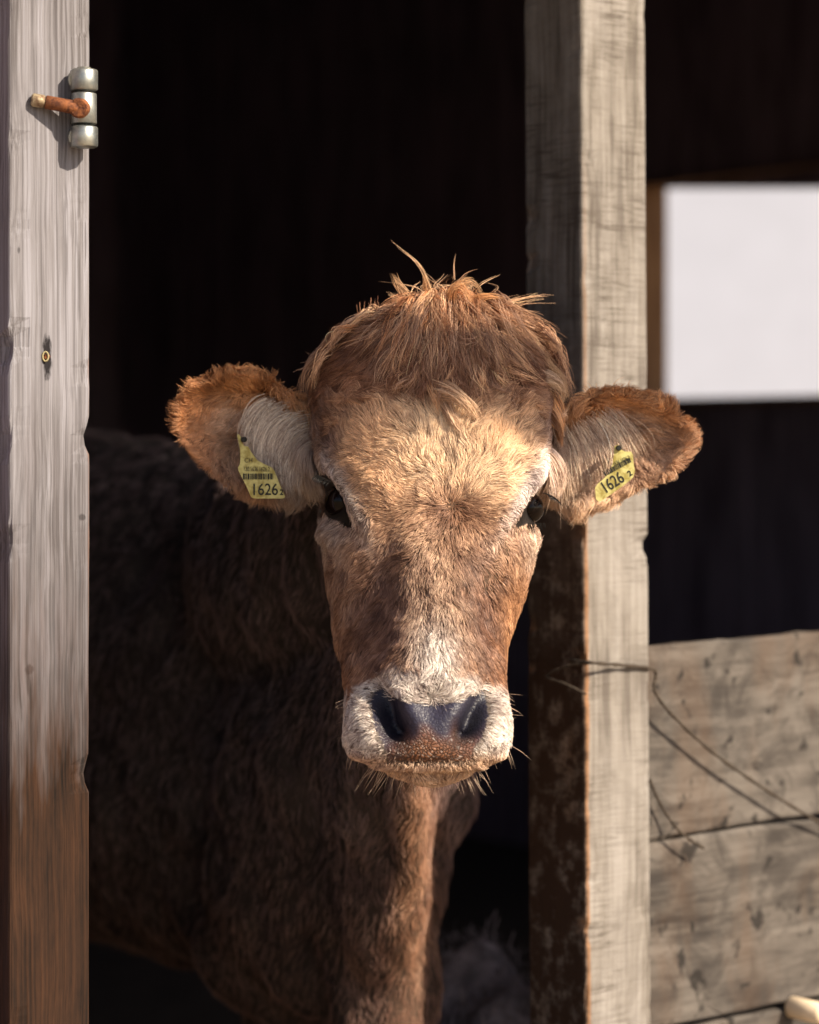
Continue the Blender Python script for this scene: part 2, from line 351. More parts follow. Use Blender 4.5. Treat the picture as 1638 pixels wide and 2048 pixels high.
# roof with an eave; sheet of boards sloping down to the front
def roof():
    V = []; Fc = []; n0, z0, n1, z1 = EAVE_N, EAVE_Z, -6.2, 4.0
    t = -5.4; i = 0
    while t < 4.2:
        k = len(V); e = .02 * math.sin(i * 2.3)
        for (n, z) in ((n0 + e, z0), (n1, z1)):
            for (tt, dz) in ((t + .003, 0), (t + .197, 0), (t + .197, .03), (t + .003, .03)): V.append(np.array(W(tt, n, z + dz)) - np.array(barn.location))
        Fc += [(k, k + 1, k + 2, k + 3), (k + 7, k + 6, k + 5, k + 4)] + [(k + j, k + 4 + j, k + 4 + (j + 1) % 4, k + (j + 1) % 4) for j in range(4)]
        t += .2; i += 1
    return mesh_obj('roof', V, Fc, D, barn)
EAVE_N, EAVE_Z = .50, 2.32
roof()
shell('back_sun_blocker', boards_along_t(.49, .51, .29, 3.4, 1.96, 2.36, .8), D)  # unseen boards added to keep sun off the cow's back

# made-up whitewashed house, added in full sun to turn the window white
hs = empty('house', (4.2, 17, 0)); tag(hs, 'whitewashed house wall added behind the barn window to make it bright', 'house')
M['white'] = plain('whitewash', (.42, .445, .535), .9, nscale=3, namt=.04)
def boxm(name, x0, x1, y0, y1, z0, z1, m, parent):
    V = [(x, y, z) for z in (z0, z1) for (x, y) in ((x0, y0), (x1, y0), (x1, y1), (x0, y1))]
    return mesh_obj(name, V, [(0, 3, 2, 1), (4, 5, 6, 7), (0, 1, 5, 4), (1, 2, 6, 5), (2, 3, 7, 6), (3, 0, 4, 7)], m, parent)
boxm('wall', -5, 5, 0, 6, 0, 4.5, M['white'], hs)
mesh_obj('roof', [(-5.3, -.4, 4.5), (5.3, -.4, 4.5), (5.3, 3, 6.8), (-5.3, 3, 6.8), (5.3, 6.4, 4.5), (-5.3, 6.4, 4.5)],
         [(0, 1, 2, 3), (3, 2, 4, 5), (0, 3, 5), (1, 4, 2), (0, 5, 4, 1)], plain('roof_tiles', (.25, .1, .06), .8, nscale=6), hs)

# unseen sun blocker added for its shade, outline projected from poll and ears
def block_sun():
    edge = [(330, 1040), (480, 1060), (600, 1060), (668, 1015), (690, 950), (694, 880), (712, 820), (752, 775), (800, 752), (845, 762), (880, 792), (930, 822), (975, 858), (1040, 884), (1092, 900),
            (1125, 930), (1190, 925), (1280, 890), (1370, 830), (1430, 780), (1440, 600), (1160, 740), (1040, 722), (900, 706), (760, 722), (600, 755), (560, 720), (380, 720)]
    dep = lambda x, y: .05 if (x < 625 or x > 1110) else (np.interp(y, LV[:, 0], LV[:, 4]) + (abs(x - 888) / 235) ** 4 * .09 if y > 604 else .05)
    s3 = np.array(sdir); c0 = P(880, 800, -.04) + s3 * 1.15; nrm_ = np.array([s3[0], s3[1], 0.0]); nrm_ /= np.linalg.norm(nrm_)
    pts = []
    for (x, y) in edge:
        p = P(x, y, dep(x, y)); t = np.dot(c0 - p, nrm_) / np.dot(s3, nrm_); pts.append(p + s3 * t)
    o = np.array(barn.location); bm = bmesh.new(); f = [bm.verts.new(Vector(p - o)) for p in pts]; g = [bm.verts.new(v.co + Vector(nrm_) * .004) for v in f]
    bm.faces.new(f); bm.faces.new(g[::-1])
    for i in range(len(f)): bm.faces.new((f[i], g[i], g[(i + 1) % len(f)], f[(i + 1) % len(f)]))
    for k in (-2, -3): 
        q = Vector(pts[k] - o); cyl(bm, q, q + Vector((0, 0, 2.6 - (q.z))), .004, 8)
    bmesh.ops.triangulate(bm, faces=[f_ for f_ in bm.faces if len(f_.verts) > 4])
    bm_obj('head_shade_blocker', bm, M['jamb'], barn)

# bedding heap behind the doorway
def heap():
    n = 9000; c = P(1010, 1968, .82); V = []; Fc = []
    top = c[2] + .0
    g = 40
    for i in range(g + 1):
        for j in range(g + 1):
            u, v = i / g * 2 - 1, j / g * 2 - 1
            r = min(1, math.hypot(u, v)); h = top * (1 - r ** 2.2) * (1 + .06 * math.sin(9 * u + 4 * v) + .05 * math.sin(14 * v - 6 * u)) + .006
            V.append((c[0] + u * .34 - .06, c[1] + v * .42, h))
    for i in range(g):
        for j in range(g):
            a = i * (g + 1) + j; Fc.append((a, a + 1, a + g + 2, a + g + 1))
    base = np.array(V)
    for _ in range(n):
        p = base[rng.integers(len(base))] + rng.normal(0, .012, 3); d = rng.normal(size=3); d[2] = abs(d[2]) * .7; d /= np.linalg.norm(d)
        L = rng.uniform(.01, .032); s = np.cross(d, (0, 0, 1.)); s /= np.linalg.norm(s) + 1e-6; s *= .0011; k = len(V)
        V += [tuple(p - s), tuple(p + s), tuple(p + d * L + s), tuple(p + d * L - s)]; Fc.append((k, k + 1, k + 2, k + 3))
    tag(mesh_obj('straw_heap', V, Fc, M['straw']), 'grey heap of bedding straw on the barn floor behind the cow', 'straw', kind='stuff')
heap()

# ------------------------------------------------------------------ hinge on the left post
def cyl(bm, p0, p1, r, n=20, r1=None, cap=True, mi=0, bev=0.0):
    p0, p1 = Vector(p0), Vector(p1); d = (p1 - p0); L = d.length; d.normalize(); q = d.to_track_quat('Z', 'Y'); r1 = r if r1 is None else r1
    prof = [(0, 0), (r - bev, 0), (r, bev), (r1, L - bev), (r1 - bev, L), (0, L)] if bev else [(0, 0), (r, 0), (r1, L), (0, L)]
    rings = []
    for (rr, z) in prof:
        if rr == 0: rings.append([bm.verts.new(p0 + q @ Vector((0, 0, z)))])
        else: rings.append([bm.verts.new(p0 + q @ Vector((rr * math.cos(6.28318 * k / n), rr * math.sin(6.28318 * k / n), z))) for k in range(n)])
    for a, b in zip(rings[:-1], rings[1:]):
        for k in range(n):
            k2 = (k + 1) % n
            if len(a) == 1: f = bm.faces.new((a[0], b[k], b[k2]))
            elif len(b) == 1: f = bm.faces.new((a[k], a[k2], b[0]))
            else: f = bm.faces.new((a[k], a[k2], b[k2], b[k]))
            f.material_index = mi; f.smooth = len(a) > 1 and len(b) > 1
hx = P(168, 217, -.128)
hinge = empty('hinge', tuple(hx)); tag(hinge, 'galvanised metal barrel hinge with a rusty pin at the top of the grey post', 'hinge')
def hpt(px, py, y=-.128): return Vector(P(px, py, y)) - Vector(hx)
bm = bmesh.new(); cyl(bm, hpt(168, 187), hpt(168, 248), .0125, 28, bev=.0008); bm_obj('barrel', bm, M['steel'], hinge)
for (a, b_) in ((139, 182), (253, 295)):
    bm = bmesh.new(); cyl(bm, hpt(168, b_), hpt(168, a), .0138, 8, bev=.0015); cyl(bm, hpt(168, b_ + 1.5), hpt(168, a - 4), .007, 12)
    cyl(bm, hpt(160, (a + b_) / 2, -.128), hpt(150, (a + b_) / 2, -.10), .011, 14)
    bm_obj('knuckle', bm, M['steel'], hinge)
bm = bmesh.new(); cyl(bm, hpt(161, 217, -.139), hpt(90, 204, -.146), .0068, 16, bev=.001, mi=0); cyl(bm, hpt(91, 204, -.1458), hpt(62, 199, -.149), .0066, 16, bev=.002, mi=1)
cyl(bm, hpt(164, 217.5, -.130), hpt(157, 216, -.146), .010, 16, bev=.002)
bm_obj('pin', bm, [M['rust'], M['rust_tip']], hinge)
# screw eye set in a small hole of the left post
sc_ = P(91, 713, -.139); ey = empty('screw_eye', tuple(sc_)); tag(ey, 'small brass screw eye set in a dark split of the grey post', 'screw eye')
bm = bmesh.new(); n = 22
ring = [Vector((math.cos(t) * .0028, 0, math.sin(t) * .0046)) for t in [6.28 * k / n for k in range(n + 1)]]
for a, b_ in zip(ring[:-1], ring[1:]): cyl(bm, a, b_, .0009, 8)
bm_obj('ring', bm, plain('brass', (.42, .36, .2), .55, .6), ey)
bm = bmesh.new(); cyl(bm, (0.001, .0, 0), (.002, .014, 0), .0025, 8); bm_obj('shank', bm, M['rust'], ey)

# ------------------------------------------------------------------ twine and peg
def tube(bm, pts, r, n=8):
    pts = [Vector(p) for p in pts]
    # smooth the path
    q = []
    for i in range(len(pts) - 1):
        p0 = pts[max(i - 1, 0)]; p1 = pts[i]; p2 = pts[i + 1]; p3 = pts[min(i + 2, len(pts) - 1)]
        for k in range(8):
            t = k / 8; q.append(.5 * ((2 * p1) + (p2 - p0) * t + (2 * p0 - 5 * p1 + 4 * p2 - p3) * t * t + (3 * p1 - p0 - 3 * p2 + p3) * t ** 3))
    q.append(pts[-1]); prev = None
    for i, p in enumerate(q):
        d = (q[min(i + 1, len(q) - 1)] - q[max(i - 1, 0)]).normalized(); a = d.orthogonal().normalized() if prev is None else (prev - d * prev.dot(d)).normalized(); prev = a
        b = d.cross(a); rr = r * (1 + .25 * math.sin(i * 1.7))
        cur = [bm.verts.new(p + (a * math.cos(6.283 * k / n + i * .4) + b * math.sin(6.283 * k / n + i * .4)) * rr) for k in range(n)]
        if i:
            for k in range(n): bm.faces.new((last[k], last[(k + 1) % n], cur[(k + 1) % n], cur[k]))
        last = cur
bm = bmesh.new()
tube(bm, [P(1078, 1312, .385), P(1120, 1318, .35), P(1178, 1325, .288), P(1240, 1330, .325), P(1302, 1337, .365), P(1312, 1352, .378), P(1309, 1380, .372),
          P(1340, 1425, .385), P(1420, 1500, .43), P(1510, 1565, .48), P(1600, 1622, .53), P(1700, 1680, .6)], .0021)
tube(bm, [P(1178, 1326, .287), P(1135, 1332, .31), P(1093, 1352, .33), P(1130, 1368, .30), P(1172, 1388, .287)], .0016)
tube(bm, [P(1300, 1560, .375), P(1312, 1590, .385), P(1334, 1630, .395), P(1365, 1668, .40), P(1408, 1697, .42)], .0019)  # short strand modelled in place of the twine's shadow
tag(bm_obj('twine', bm, M['twine'], smooth=True), 'frayed brown twine tied round the pale post and trailing across the planks, one short strand standing for its shadow', 'twine')
bm = bmesh.new(); c = Vector(P(1650, 2030, .50)); cyl(bm, c + Vector(QW) * .06, c, .0135, 20, bev=.005)
tag(bm_obj('wooden_peg', bm, M['peg'], smooth=True), 'pale round-ended wooden peg at the bottom right corner in front of the planks', 'peg')


# ================================================================== the cow
# ---- skull surface, level by level: py, left, right, midline, depth of front, depth of widest, depth of back, exponent
LV = np.array([
 (604, 845, 925, 885, .050, .062, .085, 2.0),
 (612, 800, 965, 885, .020, .060, .110, 2.1),
 (628, 745, 1015, 885, -.004, .058, .130, 2.2),
 (660, 690, 1062, 885, -.018, .056, .150, 2.4),
 (720, 645, 1088, 887, -.034, .052, .165, 2.6),
 (800, 630, 1090, 888, -.048, .048, .180, 2.8),
 (880, 632, 1086, 890, -.062, .044, .190, 2.6),
 (950, 636, 1082, 892, -.072, .036, .195, 2.5),
 (1000, 640, 1078, 892, -.079, .026, .195, 2.4),
 (1060, 646, 1070, 886, -.090, .014, .190, 2.15),
 (1130, 654, 1058, 878, -.108, .010, .180, 1.85),
 (1200, 664, 1040, 871, -.127, .000, .155, 1.72),
 (1280, 676, 1016, 867, -.146, -.028, .115, 1.75),
 (1340, 690, 1006, 865, -.158, -.056, .080, 2.1),
 (1385, 696, 1010, 863, -.166, -.076, .050, 2.5),
 (1430, 694, 1014, 861, -.176, -.086, .025, 2.8),
 (1475, 694, 1014, 860, -.181, -.092, .008, 2.9),
 (1500, 694, 1012, 860, -.181, -.094, .000, 2.9),
 (1512, 704, 1002, 860, -.178, -.094, -.002, 2.8),
 (1518, 724, 984, 860, -.172, -.094, -.004, 2.6),
 (1522, 756, 958, 860, -.156, -.092, -.008, 2.4),
 (1528, 764, 950, 860, -.154, -.091, -.012, 2.3),
 (1540, 776, 940, 860, -.155, -.090, -.016, 2.2),
 (1550, 800, 916, 858, -.148, -.089, -.024, 2.1),
 (1558, 830, 888, 858, -.132, -.086, -.035, 2.0),
])
block_sun()
def skull():
    nl, na = 240, 220
    # arc-length-ish spacing in py
    py = LV[:, 0]; t = np.concatenate([np.linspace(604, 640, 24, endpoint=False), np.linspace(640, 1490, 180, endpoint=False), np.linspace(1490, 1558, 44)])
    nl = len(t); tab = np.stack([np.interp(t, py, LV[:, i]) for i in range(8)], 1)
    for _ in range(5):
        k = tab.copy(); k[1:-1] = (tab[:-2] + tab[1:-1] * 2 + tab[2:]) / 4; k[:, 0] = tab[:, 0]
        sel = (t > 645) & (t < 1480); tab[sel] = k[sel]
    V = []
    for r in tab:
        p, xl, xr, mid, yf, ys, yb, ex = r
        a = np.linspace(0, 2 * np.pi, na, endpoint=False); c, s = np.cos(a), np.sin(a)
        exy = np.where(s > 0, ex * .92, 2.3)
        X = np.sign(c) * np.abs(c) ** (2 / ex); Y = np.abs(s) ** (2 / exy)
        px = (xl + xr) / 2 + (xr - xl) / 2 * X + np.where(s > 0, (mid - (xl + xr) / 2) * Y, 0)
        y = np.where(s > 0, ys + (yf - ys) * Y, ys + (yb - ys) * Y)
        d = CD + ys
        V.append(np.stack([(px - CX) * d / F, y, np.full(na, ZC + (HY - p) * d / F)], 1))
    V = np.concatenate(V); Fc = []
    for i in range(nl - 1):
        for j in range(na):
            a = i * na + j; b = i * na + (j + 1) % na; Fc.append((a, a + na, b + na, b))
    Fc.append(tuple(range(na))); Fc.append(tuple(range((nl - 1) * na, nl * na))[::-1])
    return V, Fc
# relief in front view: (px, py, sigma along, sigma across, direction in degrees (0 = +px, 90 = down), height in m)
BUMPS = [
 (690, 990, 62, 17, 58, .0085), (700, 925, 45, 18, 40, .003), (662, 1000, 40, 19, 66, -.0150), (652, 1062, 30, 11, 35, .0055), (716, 1062, 34, 12, 55, -.004),
 (1052, 985, 60, 15, 122, .0085), (1078, 1012, 36, 13, 108, -.0140), (1078, 1062, 22, 10, 120, .005), (1030, 1070, 34, 12, 120, -.004),
 (890, 1005, 60, 60, 0, -.0035), (800, 860, 60, 70, 0, .004), (975, 860, 60, 70, 0, .004), (888, 900, 22, 90, 0, -.003),
 (866, 1200, 120, 48, 90, .0060), (762, 1180, 110, 26, 96, -.0065), (975, 1180, 110, 26, 84, -.0065),
 (690, 1160, 70, 22, 80, .004), (1030, 1150, 60, 22, 100, .003), (730, 1340, 50, 30, 90, -.004), (985, 1330, 50, 26, 90, -.003),
 (866, 1330, 46, 120, 90, .004), (733, 1450, 45, 34, 90, .006), (990, 1450, 45, 26, 90, .005),
 (815, 1425, 42, 20, 62, .0080), (910, 1425, 42, 20, 118, .0080), (863, 1470, 36, 40, 90, .002),
 (772, 1385, 20, 12, 60, -.006), (957, 1388, 18, 10, 115, -.006),
 (770, 1422, 34, 18, 70, -.0260), (794, 1458, 18, 14, 10, -.0200), (952, 1428, 34, 14, 122, -.0260), (930, 1462, 16, 12, 0, -.0190),
 (750, 1440, 40, 10, 80, .003), (972, 1440, 40, 9, 100, .003),
 (863, 1524, 100, 4.5, 0, -.0060), (763, 1512, 30, 4, 12, -.003), (957, 1514, 30, 4, -12, -.003),
]
def relief(px, py):
    h = np.zeros_like(px)
    for (x, y, sa, sc, ang, amp) in BUMPS:
        c, s = math.cos(R(ang)), math.sin(R(ang)); u = (px - x) * c + (py - y) * s; v = -(px - x) * s + (py - y) * c
        h += amp * np.exp(-.5 * ((u / sa) ** 2 + (v / sc) ** 2))
    return h
def grid_normals(V, Fc):
    me = bpy.data.meshes.new('tmp'); me.from_pydata([tuple(v) for v in V], [], Fc); me.update()
    n = np.zeros(len(V) * 3, dtype=np.float32); me.vertex_normals.foreach_get('vector', n); bpy.data.meshes.remove(me); return n.reshape(-1, 3).astype(float)
def add_relief(V, Fc):
    n = grid_normals(V, Fc)
    if (n[:, 1] * (V[:, 1] < 0)).sum() > 0: n = -n
    px, py = proj(V); front = sstep(.25, -.15, n[:, 1])
    h = relief(px, py) * front
    return V + n * h[:, None]

parts_V, parts_F, off = [], [], 0
def add_part(V, Fc):
    global off
    V = np.asarray(V); parts_V.append(V); parts_F.extend([tuple(int(i) + off for i in f) for f in Fc]); off += len(V)
V, Fc = skull(); V = add_relief(V, Fc); add_part(V, Fc)

# ---- ears
EARS = []
def ear(up, lo, y0, y1, side, bowl=.026):
    up, lo = np.array(up, float), np.array(lo, float)
    def curve(c, s):
        d = np.r_[0, np.cumsum(np.hypot(*np.diff(c, axis=0).T))]; d /= d[-1]
        return np.interp(s, d, c[:, 0]), np.interp(s, d, c[:, 1])
    ns, ntt = 46, 34; s = np.linspace(0, 1, ns); t = np.linspace(-1, 1, ntt)
    ux, uy = curve(up, s); lx, ly = curve(lo, s)
    for arr in (ux, uy, lx, ly):
        for _ in range(3): arr[1:-1] = (arr[:-2] + 2 * arr[1:-1] + arr[2:]) / 4
    G = np.zeros((ns, ntt, 3)); B = np.zeros((ns, ntt, 3))
    for i in range(ns):
        dep = bowl * math.sin(math.pi * min(1, .25 + s[i] * .75)) ** .8
        yb = y0 + (y1 - y0) * s[i]
        for j in range(ntt):
            f = (t[j] + 1) / 2; px = lx[i] + (ux[i] - lx[i]) * f; py = ly[i] + (uy[i] - ly[i]) * f
            roll = .018 * max(0, t[j]) ** 3 * math.sin(math.pi * min(1, s[i] * 1.1 + .05))
            c = dep * (1 - abs(t[j] + .1 * (1 - t[j] * t[j])) ** 2.4)
            y = yb + c - roll
            G[i, j] = P(px, py, y); e = .011 - .005 * abs(t[j]) ** 4
            B[i, j] = P(px, py, y + e); 
            k = 1.0 if True else 0
    V = np.concatenate([G.reshape(-1, 3), B.reshape(-1, 3)]); n1 = ns * ntt; Fc = []
    idx = lambda i, j: i * ntt + j
    for i in range(ns - 1):
        for j in range(ntt - 1):
            q = (idx(i, j), idx(i + 1, j), idx(i + 1, j + 1), idx(i, j + 1)); Fc.append(q); Fc.append(tuple(n1 + k for k in q[::-1]))
    bd = [idx(i, 0) for i in range(ns)] + [idx(ns - 1, j) for j in range(1, ntt)] + [idx(i, ntt - 1) for i in range(ns - 2, -1, -1)] + [idx(0, j) for j in range(ntt - 2, 0, -1)]
    for a, b in zip(bd, bd[1:] + bd[:1]): Fc.append((b, a, a + n1, b + n1))
    add_part(V, Fc)
LUP = [(622, 850), (600, 812), (560, 772), (510, 750), (455, 750), (405, 770), (372, 798), (358, 826), (356, 846)]
LLO = [(622, 960), (595, 990), (535, 992), (482, 976), (440, 950), (402, 918), (374, 886), (360, 862), (356, 846)]
RUP = [(1105, 885), (1122, 840), (1160, 800), (1215, 785), (1275, 792), (1332, 812), (1360, 836), (1376, 862), (1378, 884)]
RLO = [(1105, 960), (1125, 1005), (1170, 1015), (1225, 1000), (1280, 972), (1332, 950), (1364, 918), (1378, 884)]
ear(LUP, LLO, .070, .050, -1); ear(RUP, RLO, .070, .050, 1)

# ---- neck, trunk and legs: chains of overlapping balls that melt into one skin
ico = None
def ball(c, r, sc=(1, 1, 1)):
    global ico
    if ico is None:
        b = bmesh.new(); bmesh.ops.create_icosphere(b, subdivisions=3, radius=1); ico = (np.array([v.co[:] for v in b.verts]), [tuple(v.index for v in f.verts) for f in b.faces]); b.free()
    add_part(ico[0] * r * np.array(sc) + np.array(c), ico[1])
def chain(nodes, step=.3):
    for (p, r), (q, s) in zip(nodes[:-1], nodes[1:]):
        p, q = np.array(p), np.array(q); L = np.linalg.norm(q - p); n = max(1, int(L / (step * min(r, s))))
        for k in range(n + 1):
            f = k / n; ball(p + (q - p) * f, r + (s - r) * f)
# ear roots
chain([(P(640, 905, .075), .032), (P(600, 905, .085), .026)]); chain([(P(1080, 905, .075), .030), (P(1122, 920, .085), .026)])
# neck
chain([(P(860, 850, .13), .075), (P(835, 980, .22), .105), (P(800, 1060, .36), .135), (P(660, 1130, .62), .19)])
chain([(P(850, 1180, .12), .075), (P(835, 1330, .22), .085), (P(800, 1420, .36), .10), (P(700, 1450, .56), .14)])
# dewlap
chain([(P(828, 1440, .16), .030), (P(822, 1560, .22), .024), (P(818, 1700, .30), .026), (P(790, 1830, .38), .045), (P(770, 1900, .42), .05)])
chain([(P(775, 1500, .32), .070), (P(760, 1650, .38), .062), (P(735, 1800, .44), .062)])
chain([(P(690, 1480, .50), .12), (P(670, 1700, .54), .105), (P(670, 1880, .56), .095)])
# far shoulder seen right of the dewlap
chain([(P(850, 1480, .42), .070), (P(885, 1590, .46), .046), (P(860, 1680, .48), .026), (P(800, 1790, .48), .03)])
# trunk
bd = np.array([-.70, .714, 0])
A = P(545, 1330, .82)
for k in range(26):
    u = k / 25; c = A + bd * u * 1.45; rr = .215 + .06 * math.sin(math.pi * min(1, u * 1.2)); hz = 1.25 - (.03 * math.sin(u * 6 + 2.2))
    zb = .50 + .10 * u if u < .8 else .58; hh = (hz - zb) / 2; rr2 = rr * (1 if u < .85 else 1 - (u - .85) * 1.5)
    ball((c[0], c[1], (hz + zb) / 2), 1, (rr2, rr2, hh * (1 if u < .9 else .93)))
chain([(P(660, 1500, .60), .15), (P(630, 1750, .62), .14), (P(580, 1860, .70), .13)])
# front legs
def leg(top, knee, fet, foot, r0, r1, r2, r3):
    chain([(top, r0), (knee, r1)], .2); chain([(knee, r1 * 1.08), (fet, r2)], .3); chain([(fet, r3 * 1.05), (foot, r3)], .3)
def vec(*a): return np.array(a, float)
k1 = P(785, 1990, .44)
leg(P(745, 1770, .47), vec(k1[0], k1[1], .42), vec(k1[0] + .005, k1[1], .13), vec(k1[0], k1[1] - .03, .045), .085, .036, .027, .036)
k2 = P(560, 2000, .74); leg(P(590, 1800, .74), vec(k2[0], k2[1], .42), vec(k2[0], k2[1], .13), vec(k2[0], k2[1] - .03, .045), .11, .040, .028, .036)
E = A + bd * 1.40
for sx in (-.13, .13):
    h = np.array([E[0] + sx * .7, E[1] + sx * .7, 0]); f = bd
    chain([(h + vec(0, 0, .85), .15), (h - f * .05 + vec(0, 0, .66), .095)]); chain([(h - f * .05 + vec(0, 0, .66), .085), (h + f * .10 + vec(0, 0, .45), .04)], .25)
    chain([(h + f * .10 + vec(0, 0, .45), .035), (h + f * .05 + vec(0, 0, .13), .026)], .3); chain([(h + f * .05 + vec(0, 0, .13), .034), (h + f * .02 + vec(0, 0, .045), .036)], .3)
t0 = A + bd * 1.66; chain([(vec(t0[0], t0[1], 1.14), .035), (vec(t0[0] + bd[0] * .1, t0[1] + bd[1] * .1, 1.02), .022), (vec(t0[0] + bd[0] * .12, t0[1] + bd[1] * .12, .55), .014)], .5)

src = bpy.data.meshes.new('src'); src.from_pydata([tuple(v) for v in np.concatenate(parts_V)], [], parts_F); src.update()
so_ = bpy.data.objects.new('src', src); COL.objects.link(so_)
rm = so_.modifiers.new('r', 'REMESH'); rm.mode = 'VOXEL'; rm.voxel_size = .0026
dg = bpy.context.evaluated_depsgraph_get(); ev = so_.evaluated_get(dg); me = bpy.data.meshes.new_from_object(ev)
bpy.data.objects.remove(so_); bpy.data.meshes.remove(src)
nv = len(me.vertices); co_ = np.zeros(nv * 3, dtype=np.float32); me.vertices.foreach_get('co', co_); co_ = co_.reshape(-1, 3).astype(float)
ed = np.zeros(len(me.edges) * 2, dtype=np.int32); me.edges.foreach_get('vertices', ed); ed = ed.reshape(-1, 2)
deg = np.bincount(ed.ravel(), minlength=nv).astype(float)
def smooth(v, it, w):
    for _ in range(it):
        s = np.stack([np.bincount(ed[:, 0], v[ed[:, 1], k], nv) + np.bincount(ed[:, 1], v[ed[:, 0], k], nv) for k in range(3)], 1) / deg[:, None]
        v = v + (s - v) * w[:, None]
    return v
px, py = proj(co_)
def head_weight(v, px, py):
    """1 on skull and ears, 0 on neck and trunk"""
    inhead = (v[:, 1] < .12) & (py < 1575); return inhead.astype(float)
hw = head_weight(co_, px, py)
co_ = smooth(co_, 2, np.ones(nv) * .6)
co_ = smooth(co_, 110, (1 - hw) * .95)
# a few folds and muscles on neck and trunk
nzb = Noise(.16, 18, 4); nrm = np.zeros(nv * 3, dtype=np.float32)
me.vertices.foreach_set('co', co_.astype(np.float32).ravel()); me.update(); me.vertex_normals.foreach_get('vector', nrm); nrm = nrm.reshape(-1, 3).astype(float)
co_ = co_ + nrm * (nzb(co_ * np.array([1.6, 1.6, .8])) * .005 * (1 - hw))[:, None]
me.vertices.foreach_set('co', co_.astype(np.float32).ravel()); me.update(); me.vertex_normals.foreach_get('vector', nrm.ravel()) 
n32 = np.zeros(nv * 3, dtype=np.float32); me.vertex_normals.foreach_get('vector', n32); nrm = n32.reshape(-1, 3).astype(float)
me.name = 'cow'; me.polygons.foreach_set('use_smooth', [True] * len(me.polygons))
print('cow verts', nv)

# ---- coat: where things are, what colour they have
def blob(px, py, x, y, sa, sc, ang=0):
    c, s = math.cos(R(ang)), math.sin(R(ang)); u = (px - x) * c + (py - y) * s; v = -(px - x) * s + (py - y) * c
    return np.exp(-.5 * ((u / sa) ** 2 + (v / sc) ** 2))
def in_poly(px, py, poly):
    ins = np.zeros(len(px), bool); n = len(poly)
    for i in range(n):
        (x1, y1), (x2, y2) = poly[i], poly[(i + 1) % n]
        if y1 == y2: continue
        c = ((y1 > py) != (y2 > py)) & (px < (x2 - x1) * (py - y1) / (y2 - y1) + x1); ins ^= c
    return ins
PAD = [(738, 1400), (750, 1382), (765, 1372), (778, 1385), (800, 1398), (830, 1404), (865, 1406), (900, 1404), (930, 1396), (948, 1382), (962, 1376), (974, 1392), (978, 1430), (972, 1465),
       (960, 1485), (948, 1500), (944, 1523), (865, 1526), (776, 1523), (770, 1500), (760, 1482), (746, 1455)]
EYEL = [(637, 945), (652, 952), (668, 968), (684, 995), (692, 1020), (700, 1040), (704, 1052), (694, 1048), (684, 1040), (664, 1034), (648, 1020), (640, 1000), (634, 970)]
EYER = [(1100, 985), (1084, 986), (1068, 992), (1054, 1008), (1046, 1026), (1038, 1042), (1034, 1050), (1044, 1048), (1052, 1044), (1070, 1046), (1084, 1040), (1092, 1022), (1102, 1005)]
def sdf(px, py, poly):
    d = np.full(len(px), 1e9); n = len(poly)
    for i in range(n):
        (x1, y1), (x2, y2) = poly[i], poly[(i + 1) % n]; ex, ey = x2 - x1, y2 - y1
        t = np.clip(((px - x1) * ex + (py - y1) * ey) / (ex * ex + ey * ey), 0, 1); d = np.minimum(d, np.hypot(px - x1 - t * ex, py - y1 - t * ey))
    return np.where(in_poly(px, py, poly), d, -d)
def regions(v):
    px, py = proj(v); y = v[:, 1]
    earL = (px < 628) & (y < .17) & (py < 1030) & (py > 700) & (px > 300); earR = (px > 1096) & (y < .17) & (py < 1060)
    head = (y < .10) & (py < 1575) & ~earL & ~earR
    return px, py, earL, earR, head
nz_c = Noise(.035, 16, 11); nz_f = Noise(.009, 16, 12); nz_b = Noise(.12, 14, 13)
def lerp(a, b, f): return a + (np.array(b) - a) * f[:, None]
